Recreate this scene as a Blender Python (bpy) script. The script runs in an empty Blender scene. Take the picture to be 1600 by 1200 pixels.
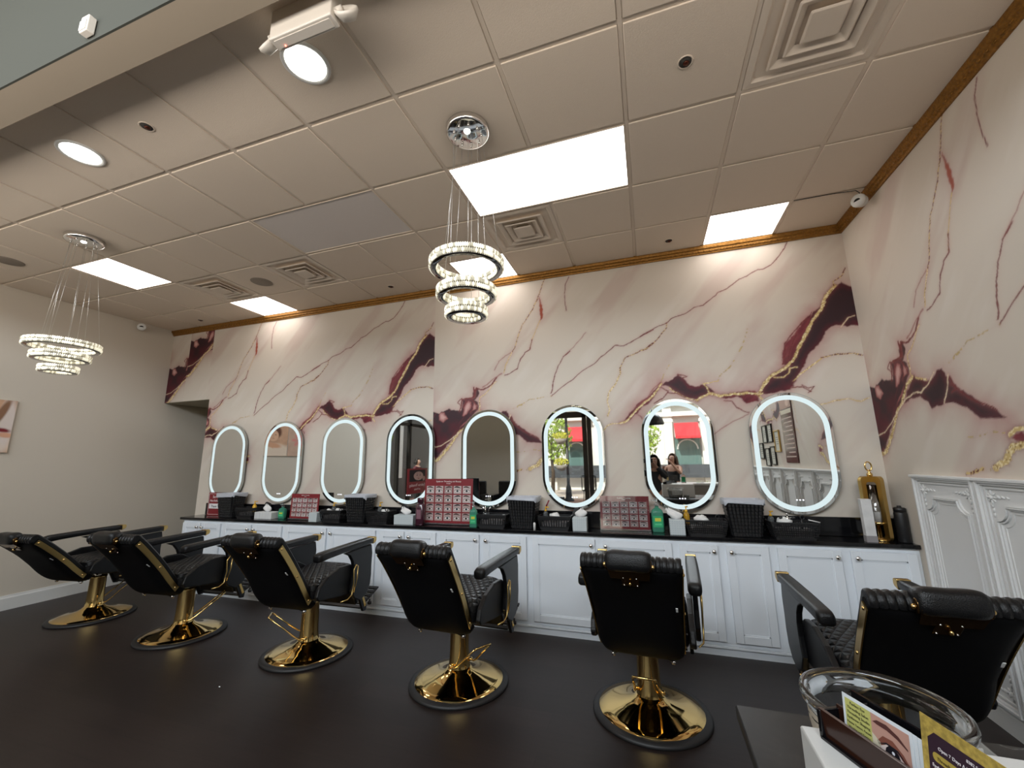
import bpy, bmesh, math, random
import numpy as np
from mathutils import Vector, Matrix, Euler
random.seed(7); rng=np.random.RandomState(3)
PI=math.pi
col=bpy.context.scene.collection
sc=bpy.context.scene
# ------------------------------------------------------------------ materials
MC={}
def mat(name,c,rough=.5,metal=0.,spec=.5,emit=None,es=0.,bump=0.,bscale=40.,var=0.,vscale=6.,trans=0.,ior=1.45,alpha=1.,coat=0.,stretch=None):
    if name in MC: return MC[name]
    m=bpy.data.materials.new(name); m.use_nodes=True
    nt=m.node_tree; b=nt.nodes['Principled BSDF']
    b.inputs['Base Color'].default_value=(*c,1); b.inputs['Roughness'].default_value=rough
    b.inputs['Metallic'].default_value=metal; b.inputs['Specular IOR Level'].default_value=spec
    b.inputs['Transmission Weight'].default_value=trans; b.inputs['IOR'].default_value=ior
    b.inputs['Alpha'].default_value=alpha; b.inputs['Coat Weight'].default_value=coat
    if emit: b.inputs['Emission Color'].default_value=(*emit,1); b.inputs['Emission Strength'].default_value=es
    if bump or var:
        tc=nt.nodes.new('ShaderNodeTexCoord'); src=tc.outputs['Object']
        if stretch:
            mp=nt.nodes.new('ShaderNodeMapping'); mp.inputs['Scale'].default_value=stretch
            nt.links.new(src,mp.inputs[0]); src=mp.outputs[0]
    if var:
        n=nt.nodes.new('ShaderNodeTexNoise'); n.inputs['Scale'].default_value=vscale; n.inputs['Detail'].default_value=5
        nt.links.new(src,n.inputs['Vector'])
        r=nt.nodes.new('ShaderNodeValToRGB')
        r.color_ramp.elements[0].position=.3; r.color_ramp.elements[1].position=.7
        r.color_ramp.elements[0].color=(*[max(0,x*(1-var)) for x in c],1); r.color_ramp.elements[1].color=(*[min(1,x*(1+var)) for x in c],1)
        nt.links.new(n.outputs['Fac'],r.inputs['Fac']); nt.links.new(r.outputs['Color'],b.inputs['Base Color'])
    if bump:
        n=nt.nodes.new('ShaderNodeTexNoise'); n.inputs['Scale'].default_value=bscale; n.inputs['Detail'].default_value=3
        nt.links.new(src,n.inputs['Vector'])
        bp=nt.nodes.new('ShaderNodeBump'); bp.inputs['Strength'].default_value=bump; bp.inputs['Distance'].default_value=.01
        nt.links.new(n.outputs['Fac'],bp.inputs['Height']); nt.links.new(bp.outputs['Normal'],b.inputs['Normal'])
    MC[name]=m; return m
def hexc(h):
    h=h.lstrip('#'); v=[int(h[i:i+2],16)/255 for i in (0,2,4)]
    return tuple((x/12.92 if x<=.04045 else ((x+.055)/1.055)**2.4) for x in v)
def pc(h,rough=.6): return mat('print_'+h.lstrip('#'),hexc(h),rough)
def colattr(name,rough=.6,spec=.3,bump=0):
    m=bpy.data.materials.new(name); m.use_nodes=True; nt=m.node_tree; b=nt.nodes['Principled BSDF']
    a=nt.nodes.new('ShaderNodeVertexColor'); a.layer_name='Col'
    nt.links.new(a.outputs['Color'],b.inputs['Base Color']); b.inputs['Roughness'].default_value=rough; b.inputs['Specular IOR Level'].default_value=spec
    return m
# ------------------------------------------------------------------ mesh helpers
class MB:
    def __init__(s): s.bm=bmesh.new(); s.mats=[]
    def mi(s,m):
        if m is None: return 0
        if m not in s.mats: s.mats.append(m)
        return s.mats.index(m)
    def _fin(s,vs,fs,m,smooth):
        i=s.mi(m)
        for f in fs: f.material_index=i; f.smooth=smooth
    def box(s,c,d,m=None,rot=None,bev=0,seg=2):
        r=bmesh.ops.create_cube(s.bm,size=1); vs=r['verts']
        bmesh.ops.scale(s.bm,vec=d,verts=vs)
        fs=list({f for v in vs for f in v.link_faces})
        if bev:
            es=list({e for v in vs for e in v.link_edges})
            rb=bmesh.ops.bevel(s.bm,geom=es,offset=bev,segments=seg,affect='EDGES',profile=.5)
            fs=list({f for f in rb['faces']}|{f for f in fs if f.is_valid}); vs=list({v for f in fs for v in f.verts})
        if rot is not None: bmesh.ops.rotate(s.bm,cent=(0,0,0),matrix=(Euler(rot).to_matrix() if not isinstance(rot,Matrix) else rot),verts=vs)
        bmesh.ops.translate(s.bm,vec=c,verts=vs); s._fin(vs,fs,m,bool(bev)); return vs
    def poly(s,pts,m=None,smooth=False):
        vs=[s.bm.verts.new(p) for p in pts]; f=s.bm.faces.new(vs); s._fin(vs,[f],m,smooth); return f
    def prism(s,pts,axis,a,b,m=None,smooth=False):
        # pts 2D polygon, extruded along axis from a to b. axis 'x': pts=(y,z); 'y': (x,z); 'z': (x,y)
        def P(p,t): return {'x':(t,p[0],p[1]),'y':(p[0],t,p[1]),'z':(p[0],p[1],t)}[axis]
        A=[s.bm.verts.new(P(p,a)) for p in pts]; B=[s.bm.verts.new(P(p,b)) for p in pts]
        fs=[s.bm.faces.new(A),s.bm.faces.new(B[::-1])]; n=len(pts)
        for i in range(n): fs.append(s.bm.faces.new((A[i],B[i],B[(i+1)%n],A[(i+1)%n])))
        s._fin(A+B,fs,m,smooth); 
        return fs
    def ring(s,outer,inner,axis,a,b,m=None,smooth=False):
        # closed band between two loops with equal counts
        def P(p,t): return {'x':(t,p[0],p[1]),'y':(p[0],t,p[1]),'z':(p[0],p[1],t)}[axis]
        n=len(outer); V=[[s.bm.verts.new(P(p,t)) for p in L] for L,t in((outer,a),(inner,a),(inner,b),(outer,b))]
        fs=[]
        for k in range(4):
            L,M=V[k],V[(k+1)%4]
            for i in range(n): fs.append(s.bm.faces.new((L[i],L[(i+1)%n],M[(i+1)%n],M[i])))
        s._fin([],fs,m,smooth)
    def lathe(s,prof,n=24,m=None,c=(0,0,0),smooth=True,sx=1,sy=1,rot=None):
        rings=[]
        for r,z in prof:
            if r<1e-6: rings.append([s.bm.verts.new((0,0,z))])
            else: rings.append([s.bm.verts.new((r*math.cos(2*PI*i/n)*sx,r*math.sin(2*PI*i/n)*sy,z)) for i in range(n)])
        fs=[]
        for A,B in zip(rings,rings[1:]):
            if len(A)==1 and len(B)==1: continue
            for i in range(n):
                j=(i+1)%n
                if len(A)==1: fs.append(s.bm.faces.new((A[0],B[j],B[i])))
                elif len(B)==1: fs.append(s.bm.faces.new((A[i],A[j],B[0])))
                else: fs.append(s.bm.faces.new((A[i],A[j],B[j],B[i])))
        vs=[v for R in rings for v in R]
        if rot is not None: bmesh.ops.rotate(s.bm,cent=(0,0,0),matrix=Euler(rot).to_matrix(),verts=vs)
        bmesh.ops.translate(s.bm,vec=c,verts=vs); s._fin(vs,fs,m,smooth); return vs
    def tube(s,pts,r,n=8,m=None,closed=False,cap=True):
        pts=[Vector(p) for p in pts]; N=len(pts); rr=r if isinstance(r,(list,tuple)) else [r]*N
        rings=[]; up=None
        for i,p in enumerate(pts):
            if closed: t=(pts[(i+1)%N]-pts[i-1])
            else: t=(pts[min(i+1,N-1)]-pts[max(i-1,0)])
            t.normalize()
            if up is None:
                up=Vector((0,0,1)) if abs(t.z)<.9 else Vector((1,0,0))
            x=t.cross(up); 
            if x.length<1e-4: x=t.cross(Vector((0,1,0)))
            x.normalize(); y=x.cross(t); up=y
            rings.append([s.bm.verts.new(p+rr[i]*(math.cos(2*PI*k/n)*x+math.sin(2*PI*k/n)*y)) for k in range(n)])
        fs=[]
        rng_=range(N if closed else N-1)
        for i in rng_:
            A,B=rings[i],rings[(i+1)%N]
            for k in range(n): fs.append(s.bm.faces.new((A[k],A[(k+1)%n],B[(k+1)%n],B[k])))
        if cap and not closed:
            fs.append(s.bm.faces.new(rings[0][::-1])); fs.append(s.bm.faces.new(rings[-1]))
        s._fin([],fs,m,True)
    def ball(s,c,r,m=None,sc_=(1,1,1),u=12,v=8,rot=None):
        q=bmesh.ops.create_uvsphere(s.bm,u_segments=u,v_segments=v,radius=r); vs=q['verts']
        bmesh.ops.scale(s.bm,vec=sc_,verts=vs)
        if rot is not None: bmesh.ops.rotate(s.bm,cent=(0,0,0),matrix=Euler(rot).to_matrix(),verts=vs)
        bmesh.ops.translate(s.bm,vec=c,verts=vs)
        s._fin(vs,{f for w in vs for f in w.link_faces},m,True); return vs
    def ico(s,c,r,m=None,sc_=(1,1,1),sub=1,smooth=False):
        q=bmesh.ops.create_icosphere(s.bm,subdivisions=sub,radius=r); vs=q['verts']
        bmesh.ops.scale(s.bm,vec=sc_,verts=vs); bmesh.ops.translate(s.bm,vec=c,verts=vs)
        s._fin(vs,{f for w in vs for f in w.link_faces},m,smooth); return vs
    def grid(s,fn,nu,nv,m=None,smooth=True):
        V=[[s.bm.verts.new(fn(i/nu,j/nv)) for j in range(nv+1)] for i in range(nu+1)]
        fs=[s.bm.faces.new((V[i][j],V[i+1][j],V[i+1][j+1],V[i][j+1])) for i in range(nu) for j in range(nv)]
        s._fin([],fs,m,smooth)
    def xf(s,M):
        bmesh.ops.transform(s.bm,matrix=M,verts=s.bm.verts); return s
    def obj(s,name,m=None,parent=None,loc=None,rotz=None,fixn=True,sub=0,bevel=0,solid=0):
        if m is not None and m not in s.mats: s.mats.insert(0,m) if not s.mats else s.mats.append(m)
        if fixn: bmesh.ops.recalc_face_normals(s.bm,faces=s.bm.faces)
        me=bpy.data.meshes.new(name); s.bm.to_mesh(me); s.bm.free()
        for k in s.mats: me.materials.append(k)
        o=bpy.data.objects.new(name,me); col.objects.link(o)
        if parent: o.parent=parent
        if loc: o.location=loc
        if rotz: o.rotation_euler.z=rotz
        if solid: q=o.modifiers.new('s','SOLIDIFY'); q.thickness=solid; q.offset=0
        if bevel: q=o.modifiers.new('b','BEVEL'); q.width=bevel; q.segments=2; q.limit_method='ANGLE'
        if sub: q=o.modifiers.new('u','SUBSURF'); q.levels=sub; q.render_levels=sub
        return o
def empty(name,loc=(0,0,0),rotz=0):
    o=bpy.data.objects.new(name,None); col.objects.link(o); o.location=loc; o.rotation_euler=(0,0,rotz); o.empty_display_size=.05; return o
def tag(o,label=None,cat=None,group=None,kind=None):
    if label: o['label']=label
    if cat: o['category']=cat
    if group: o['group']=group
    if kind: o['kind']=kind
    return o
def thing(name,label,cat,loc=(0,0,0),rotz=0,group=None): return tag(empty(name,loc,rotz),label,cat,group)
def struct(o): o['kind']='structure'; return o
def copy_tree(o,parent=None):
    c=o.copy(); col.objects.link(c)
    if parent: c.parent=parent
    for ch in list(o.children): copy_tree(ch,c)
    return c
def dup(o,loc,rotz=None,label=None,group=None):
    c=copy_tree(o); c.location=loc
    if rotz is not None: c.rotation_euler.z=rotz
    if label: c['label']=label
    if group: c['group']=group
    return c
def text(body,size,m,parent,loc,rot=(PI/2,0,0),align='CENTER',ext=.0006,name='lettering',sx=1,bold=0):
    cu=bpy.data.curves.new(name,'FONT'); cu.body=body; cu.size=size; cu.align_x=align; cu.extrude=ext; cu.offset=bold
    cu.materials.append(m); o=bpy.data.objects.new(name,cu); col.objects.link(o); o.parent=parent; o.location=loc; o.rotation_euler=rot; o.scale=(sx,1,1)
    return o
def stadium(w,h,n=20,cx=0,cz=0):
    r=w/2; s_=h/2-r; P=[]
    for i in range(n+1): a=PI*i/n; P.append((cx+r*math.cos(a),cz+s_+r*math.sin(a)))
    for i in range(n+1): a=PI+PI*i/n; P.append((cx+r*math.cos(a),cz-s_+r*math.sin(a)))
    return P
def rrect(w,h,r,n=4,cx=0,cy=0):
    P=[]
    for sx,sy,a0 in((1,1,0),(-1,1,PI/2),(-1,-1,PI),(1,-1,3*PI/2)):
        for i in range(n+1):
            a=a0+PI/2*i/n; P.append((cx+sx*(w/2-r)+r*math.cos(a),cy+sy*(h/2-r)+r*math.sin(a)))
    return P
def loft(mb,loops,m=None,smooth=True,capb=True,capt=True):
    # loops: list of (pts2d, z)
    R=[[mb.bm.verts.new((p[0],p[1],z)) for p in L] for L,z in loops]; fs=[]
    n=len(R[0])
    for A,B in zip(R,R[1:]):
        for i in range(n): fs.append(mb.bm.faces.new((A[i],A[(i+1)%n],B[(i+1)%n],B[i])))
    if capb: fs.append(mb.bm.faces.new(R[0][::-1]))
    if capt: fs.append(mb.bm.faces.new(R[-1]))
    mb._fin([],fs,m,smooth)
# ------------------------------------------------------------------ constants
XL,XR,YW,ZC=-6.67,1.765,4.03,3.496
YS=-4.2
X0,Y0,T=-1.8084,1.6397,.61
# ------------------------------------------------------------------ marble mural
LINES=[('b',0.008,[(1.313,3.428),(1.271,3.305),(1.229,3.199),(1.163,3.08),(1.058,2.935),(1.008,2.83),(0.966,2.694),(0.926,2.635)]),('g',0.009,[(0.926,2.635),(0.869,2.517),(0.836,2.427)]),('f',0.007,[(0.91,2.637),(0.781,2.556),(0.732,2.459)]),('f',0.007,[(1.252,3.212),(1.266,3.146)]),('g',0.006,[(1.253,2.958),(1.196,2.84),(1.155,2.751),(1.13,2.661)]),('v',0.008,[(1.155,2.751),(1.129,2.646),(1.082,2.62),(1.026,2.548),(0.986,2.46),(0.907,2.406),(0.843,2.396)]),('v',0.006,[(1.58,3.401),(1.539,3.328),(1.524,3.219),(1.535,3.03)]),('f',0.006,[(1.726,2.763),(1.598,2.628),(1.486,2.535)]),('v',0.008,[(1.561,2.587),(1.486,2.535),(1.424,2.437),(1.383,2.323),(1.348,2.164)]),('v',0.0065,[(1.355,2.135),(1.445,2.216),(1.547,2.273),(1.679,2.371),(1.794,2.433),(1.895,2.518),(2.009,2.6),(2.089,2.591),(2.171,2.626),(2.374,2.717)]),('v',0.0065,[(2.251,2.662),(2.39,2.734),(2.505,2.778),(2.567,2.821),(2.685,2.857),(2.759,2.898),(2.841,2.908),(2.955,2.992),(2.975,3.015),(3.051,3.043),(3.168,3.118),(3.229,3.136),(3.33,3.191),(3.364,3.185),(3.437,3.215),(3.502,3.282),(3.557,3.358),(3.591,3.43)]),('s',0.006,[(1.355,2.135),(1.207,2.118),(1.117,2.121),(1.025,2.068),(0.924,2.022)]),('b',0.007,[(2.505,2.778),(2.494,2.721),(2.436,2.649),(2.364,2.577),(2.295,2.534),(2.241,2.525)]),('b',0.008,[(2.364,2.584),(2.283,2.536),(2.095,2.47),(2.043,2.383),(2.038,2.313)]),('g',0.01,[(2.038,2.313),(1.971,2.192),(1.92,2.126),(1.902,2.044),(1.924,1.961),(1.901,1.907)]),('s',0.009,[(3.191,2.679),(3.16,2.56),(3.129,2.482),(3.094,2.432),(3.045,2.349),(2.998,2.293),(2.927,2.232),(2.891,2.175)]),('s',0.007,[(2.496,2.358),(2.438,2.272),(2.406,2.191)]),('g',0.022,[(3.886,2.941),(3.825,2.877),(3.766,2.753),(3.675,2.633),(3.62,2.535),(3.564,2.437),(3.493,2.301),(3.421,2.243),(3.304,2.182),(3.24,2.103),(3.198,2.035)]),('g',0.018,[(3.198,2.035),(3.11,2.048),(2.995,2.042),(2.901,2.035),(2.81,2.068),(2.746,2.032),(2.707,2.001)]),('g',0.009,[(2.81,2.068),(2.797,2.122),(2.77,2.157),(2.891,2.175)]),('g',0.008,[(2.479,2.145),(2.519,2.101),(2.601,2.041),(2.707,2.001)]),('g',0.012,[(3.198,2.035),(3.241,1.969)]),('g',0.01,[(3.198,2.035),(3.232,2.04)]),('g',0.008,[(3.336,2.173),(3.412,2.167),(3.454,2.202),(3.465,2.246),(3.519,2.248)]),('g',0.01,[(3.482,2.124),(3.544,2.195),(3.637,2.263),(3.706,2.307)]),('b',0.01,[(3.707,2.313),(3.803,2.336),(3.934,2.335),(3.99,2.307)]),('b',0.007,[(3.88,2.936),(3.881,2.982),(3.951,3.031),(3.986,3.093)]),('w',0.006,[(3.886,2.568),(3.947,2.638),(3.996,2.657)]),('g',0.016,[(2.406,2.181),(2.335,2.085),(2.257,2.022),(2.189,1.97),(2.131,1.906),(2.073,1.841),(2.008,1.833)]),('g',0.009,[(2.008,1.833),(1.931,1.831),(1.874,1.805),(1.837,1.75)]),('f',0.008,[(2.407,2.198),(2.34,2.152),(2.269,2.05),(2.147,1.972)]),('v',0.007,[(2.926,1.993),(2.991,1.978),(3.022,1.924),(3.092,1.884),(3.109,1.878)]),('f',0.006,[(3.108,1.867),(3.001,1.81),(2.903,1.763),(2.811,1.693)]),('g',0.008,[(3.644,1.915),(3.71,1.924),(3.777,1.946),(3.852,1.954),(3.93,1.924),(3.986,1.952)]),('v',0.008,[(3.535,2.086),(3.576,2.063),(3.622,2.073),(3.57,2.017)]),('g',0.024,[(0.566,2.017),(0.48,1.966),(0.391,1.856),(0.319,1.803),(0.184,1.636),(0.074,1.524),(-0.013,1.486)]),('w',0.008,[(-0.026,1.635),(0.097,1.661),(0.187,1.714),(0.275,1.77),(0.439,1.875),(0.569,1.909),(0.62,1.895),(0.706,1.938),(0.793,2.0)]),('g',0.014,[(0.6,2.004),(0.7,1.973)]),('w',0.008,[(0.908,1.965),(0.89,1.905),(0.818,1.8)]),('g',0.008,[(0.746,2.333),(0.635,2.223),(0.558,2.17),(0.552,2.032)]),('v',0.014,[(0.751,2.378),(0.698,2.301),(0.597,2.258),(0.51,2.27),(0.498,2.173)]),('f',0.01,[(0.809,2.417),(0.719,2.365),(0.596,2.283)]),('g',0.022,[(1.238,1.576),(1.291,1.598),(1.339,1.607)]),('s',0.007,[(0.959,1.582),(1.051,1.586),(1.151,1.599),(1.239,1.58)]),('g',0.034,[(1.094,1.41),(1.183,1.447),(1.246,1.515),(1.316,1.529)]),('s',0.02,[(1.008,1.404),(1.094,1.41)]),('b',0.016,[(0.88,1.368),(1.01,1.409)]),('s',0.014,[(1.058,2.076),(0.944,2.031)]),('v',0.012,[(0.322,2.039),(0.344,2.106),(0.346,2.157),(0.423,2.172),(0.478,2.177)]),('v',0.008,[(0.396,2.159),(0.398,2.12),(0.364,2.069)]),('v',0.009,[(0.461,2.157),(0.513,2.095),(0.528,2.036)]),('v',0.007,[(0.455,2.107),(0.478,2.053),(0.443,2.01)]),('v',0.014,[(0.482,2.284),(0.494,2.224),(0.482,2.176)]),('v',0.008,[(0.344,2.171),(0.301,2.128),(0.34,2.094)]),('v',0.008,[(0.919,1.952),(0.942,1.885),(1.017,1.813),(1.115,1.755),(1.196,1.713)]),('v',0.007,[(0.918,1.9),(0.958,1.867),(0.902,1.851)]),('v',0.008,[(3.41,2.283),(3.448,2.37),(3.451,2.462),(3.524,2.546),(3.638,2.677)]),('v',0.007,[(3.458,2.317),(3.486,2.419),(3.556,2.542)]),('v',0.008,[(2.564,2.258),(2.643,2.242),(2.605,2.224)]),('v',0.008,[(2.403,2.153),(2.467,2.11),(2.411,2.046),(2.329,2.007)]),('v',0.007,[(2.461,2.099),(2.542,2.082),(2.599,2.04)]),('v',0.008,[(3.465,2.074),(3.539,2.069),(3.596,2.028)])]
POLYS=[('t',[(1.252,3.212),(1.283,3.08),(1.277,2.986),(1.256,2.95),(1.24,3.007),(1.249,3.1)]),('k',[(3.879,2.929),(3.942,2.963),(3.988,2.925),(4.056,2.895),(4.048,2.568),(3.994,2.574),(3.926,2.561),(3.858,2.584),(3.805,2.575),(3.758,2.538),(3.746,2.488),(3.687,2.437),(3.618,2.354),(3.573,2.256),(3.515,2.172),(3.471,2.08),(3.43,2.052),(3.353,2.038),(3.251,2.013),(3.198,2.035),(3.265,2.127),(3.328,2.2),(3.446,2.267),(3.488,2.341),(3.555,2.45),(3.581,2.565),(3.67,2.673),(3.769,2.779),(3.825,2.877)]),('m',[(3.41,2.283),(3.419,2.36),(3.453,2.461),(3.524,2.546),(3.612,2.641),(3.698,2.722),(3.665,2.634),(3.581,2.487),(3.497,2.327),(3.445,2.261)]),('k',[(2.41,2.163),(2.49,2.206),(2.564,2.258),(2.605,2.224),(2.654,2.148),(2.72,2.141),(2.771,2.161),(2.815,2.121),(2.858,2.078),(2.808,2.055),(2.748,2.045),(2.71,2.028),(2.626,2.04),(2.542,2.072),(2.479,2.145)]),('m',[(2.949,2.052),(3.112,2.067),(3.18,2.069),(3.202,1.965),(3.101,1.971),(3.039,2.02),(2.944,2.0),(2.878,2.037)]),('m',[(2.406,2.192),(2.269,2.05),(2.17,1.994),(2.111,1.918),(2.052,1.848),(2.095,1.846),(2.164,1.915),(2.265,1.988),(2.356,2.083)]),('m',[(2.163,1.904),(2.209,1.88),(2.213,1.857),(2.194,1.88)]),('w',[(-0.019,2.314),(-0.015,2.124),(-0.018,2.039),(0.069,2.017),(0.188,2.064),(0.323,2.043),(0.344,2.106),(0.35,2.156),(0.423,2.172),(0.469,2.18),(0.48,2.278),(0.532,2.276),(0.542,2.211),(0.494,2.149),(0.543,2.125),(0.544,2.039),(0.501,1.999),(0.415,1.866),(0.309,1.804),(0.21,1.712),(0.045,1.511),(-0.011,1.492),(-0.067,1.706),(-0.187,2.097)]),('h',[(0.069,2.017),(0.073,1.94),(0.125,1.919),(0.178,1.965),(0.125,2.028)]),('h',[(0.378,2.099),(0.35,1.976),(0.405,1.992),(0.459,2.057),(0.459,2.119),(0.423,2.14)]),('h',[(0.492,2.124),(0.47,2.029),(0.526,2.043),(0.532,2.091)]),('h',[(0.461,1.969),(0.375,1.871),(0.332,1.839),(0.405,1.929)]),('k',[(0.531,1.969),(0.582,2.008),(0.711,1.954),(0.783,1.968),(0.83,2.014),(0.876,2.009),(0.891,1.958),(0.93,1.94),(0.987,1.847),(1.083,1.774),(1.187,1.718),(1.25,1.671),(1.15,1.672),(1.079,1.679),(1.004,1.725),(0.91,1.782),(0.761,1.796),(0.7,1.787),(0.671,1.83),(0.617,1.884),(0.519,1.875),(0.419,1.847),(0.478,1.93)]),('m',[(1.24,1.567),(1.335,1.595),(1.351,1.569),(1.341,1.532),(1.276,1.548)])]

def vnoise(x,y,seed=0):
    R=np.random.RandomState(seed).rand(257,257); xi=np.floor(x).astype(int); yi=np.floor(y).astype(int)
    fx=x-xi; fy=y-yi; fx=fx*fx*(3-2*fx); fy=fy*fy*(3-2*fy)
    a=R[xi%256,yi%256]; b=R[(xi+1)%256,yi%256]; c=R[xi%256,(yi+1)%256]; d=R[(xi+1)%256,(yi+1)%256]
    return (a*(1-fx)+b*fx)*(1-fy)+(c*(1-fx)+d*fx)*fy
def fbm(x,y,seed=0,o=4):
    s=0;a=.5;t=0
    for i in range(o): s=s+a*vnoise(x*2**i+13*i,y*2**i+7*i,seed+i); t+=a; a*=.5
    return s/t
def segd(U,Z,a,b):
    ax,az=a;bx,bz=b; dx,dz=bx-ax,bz-az; L=dx*dx+dz*dz+1e-12
    t=np.clip(((U-ax)*dx+(Z-az)*dz)/L,0,1); return np.hypot(U-ax-t*dx,Z-az-t*dz)
def mural(U,Z):
    sh=U.shape; U=U.ravel(); Z=Z.ravel()
    n1=fbm(U*1.1+U*0+Z*.5,Z*1.3-U*.7,1); 
    base=np.array(hexc('#d5cbbd')); C=np.ones((len(U),3))*base
    # soft diagonal clouding
    d=(U*.75-Z*.65); e=(U*.65+Z*.75)
    cl=fbm(d*5,e*1.1,21); k=np.clip((cl-.52)*2.4,0,.5)[:,None]; C=C*(1-k)+np.array(hexc('#c4aca2'))*k
    cl=fbm(d*9,e*2,31); k=np.clip((.42-cl)*2,0,.5)[:,None]; C=C*(1-k)+np.array(hexc('#ddd5ca'))*k
    wu=(fbm(U*9,Z*9,5)-.5)*.040+(fbm(U*40,Z*40,6)-.5)*.016; wz=(fbm(U*9,Z*9,8)-.5)*.040+(fbm(U*40,Z*40,9)-.5)*.016
    Up,Zp=U+wu,Z+wz
    def near(pts,pad): 
        p=np.array(pts); return np.where((U>p[:,0].min()-pad)&(U<p[:,0].max()+pad)&(Z>p[:,1].min()-pad)&(Z<p[:,1].max()+pad))[0]
    def polyd(idx,pts,u,z):
        D=np.full(len(idx),9.); ins=np.zeros(len(idx),bool); n=len(pts)
        for i in range(n):
            a,b=pts[i],pts[(i+1)%n]; D=np.minimum(D,segd(u,z,a,b))
            if a[1]!=b[1]: ins^=((a[1]>z)!=(b[1]>z))&(u<(b[0]-a[0])*(z-a[1])/(b[1]-a[1])+a[0])
        return np.where(ins,-D,D)
    halo=np.array(hexc('#a9605f')); 
    for pas in (0,1):
        for k_,pts in POLYS:
            if pas==0 and k_ in 'h': continue
            pad=.34 if pas==0 else .06
            ix=near(pts,pad)
            if not len(ix): continue
            D=polyd(ix,pts,Up[ix],Zp[ix])
            if pas==0:
                amp=.8 if k_!='t' else .5; sc_=.050 if k_!='t' else .02
                nn=fbm(U[ix]*6,Z[ix]*6,12); a=(amp*np.exp(-np.clip(D,0,9)/(sc_*(.5+1.6*nn))))[:,None]
                C[ix]=C[ix]*(1-a*.55)+halo*a*.55
            else:
                a=np.clip(.5-D/.010,0,1)[:,None]; nn=fbm(U[ix]*7,Z[ix]*7,17); n2=fbm(d[ix]*26,e[ix]*6,18)
                dark=np.array(hexc('#321a20')); wine=np.array(hexc('#5b1723')); red=np.array(hexc('#82303a'))
                if k_=='k': w=np.clip(1-(-D)/.05,0,1)[:,None]*.7+np.clip((nn-.6)*3,0,.5)[:,None]; cc=dark*(1-w)+wine*w
                elif k_=='w': w=np.clip((nn-.38)*2.4,0,1)[:,None]; cc=dark*1.25*(1-w)+wine*w; q=np.clip((n2-.62)*4,0,.7)[:,None]; cc=cc*(1-q)+red*q
                elif k_=='m': w=np.clip((n2-.35)*2.2,0,1)[:,None]; cc=wine*(1-w)+red*w
                elif k_=='t': cc=np.array(hexc('#a04a34'))+0*a
                else: w=np.clip(-D/.03,0,1)[:,None]; cc=np.array(hexc('#96504f'))*(1-w)+np.array(hexc('#cfa49c'))*w
                C[ix]=C[ix]*(1-a)+cc*a
    wu=(fbm(U*14,Z*14,45)-.5)*.02; wz=(fbm(U*14,Z*14,48)-.5)*.02; Uq,Zq=U+wu,Z+wz
    sp=vnoise(U*130,Z*130,50); sp2=vnoise(U*60,Z*60,51)
    gold=np.array(hexc('#d2b87c')); gl=np.array(hexc('#efdfb2')); gd=np.array(hexc('#977443'))
    for k_,w,pts in LINES:
        ix=near(pts,.09)
        if not len(ix): continue
        D=np.full(len(ix),9.)
        for a,b in zip(pts,pts[1:]): D=np.minimum(D,segd(Uq[ix],Zq[ix],a,b))
        s1,s2=sp[ix],sp2[ix]
        hw=w/2*(.7+.8*s2); hw=np.maximum(hw,.0034)
        a=np.clip((hw-D)/.0045+.5,0,1)
        if k_ in 'gw':
            m_=s1[:,None]; cc=np.where(m_>.62,gl,np.where(m_<.2,gd,gold)) if w>.0075 else gold*(.7+.6*m_)
            if k_=='w': cc=cc*.4+np.array(hexc('#e6d5c0'))*.6
            if w>.015: h=.5*np.exp(-np.clip(D-hw,0,9)/.008)[:,None]; C[ix]=C[ix]*(1-h)+np.array(hexc('#571f26'))*h
        elif k_=='b': cc=np.where(s1[:,None]>.55,gold,np.array(hexc('#6b3226')))
        elif k_=='v': cc=np.array(hexc('#6e2b2b'))*(.8+.5*s1[:,None]); a=a*.92
        elif k_=='f': cc=np.array(hexc('#8c4544'))+0*s1[:,None]; a=a*.6
        else: cc=gold*(.55+.5*s1[:,None]); a=a*(s2>.5)*.9
        h=(.20*np.exp(-np.clip(D-hw,0,9)/.012))[:,None]*(0.35 if k_=='s' else 1)
        C[ix]=C[ix]*(1-h)+np.array(hexc('#b5716a'))*h
        a=a[:,None]; C[ix]=C[ix]*(1-a)+cc*a
    return C.reshape(*sh,3)
def grid_mesh(name,P,C,mask,m):
    nu,nv=P.shape[:2]; me=bpy.data.meshes.new(name)
    idx=np.arange(nu*nv).reshape(nu,nv)
    q=np.stack([idx[:-1,:-1],idx[1:,:-1],idx[1:,1:],idx[:-1,1:]],-1)
    if mask is not None: q=q[mask[:-1,:-1]&mask[1:,1:]]
    q=q.reshape(-1,4); nf=len(q)
    me.vertices.add(nu*nv); me.vertices.foreach_set('co',P.reshape(-1).astype(np.float32))
    me.loops.add(nf*4); me.loops.foreach_set('vertex_index',q.reshape(-1).astype(np.int32))
    me.polygons.add(nf); me.polygons.foreach_set('loop_start',np.arange(0,nf*4,4,dtype=np.int32))
    me.update(calc_edges=True); me.validate()
    ca=me.color_attributes.new('Col','FLOAT_COLOR','POINT')
    cc=np.concatenate([C.reshape(-1,3),np.ones((nu*nv,1))],1).astype(np.float32); ca.data.foreach_set('color',cc.ravel())
    me.materials.append(m); o=bpy.data.objects.new(name,me); col.objects.link(o); return o
def axis(segs):
    o=[]
    for a,b,s in segs: n=max(1,int(round(abs(b-a)/s))); o+=list(np.linspace(a,b,n,endpoint=False))
    o.append(segs[-1][1]); return np.array(o)
M_mural=colattr('marble_wallpaper',.55,.35)
MS=.0072
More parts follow.
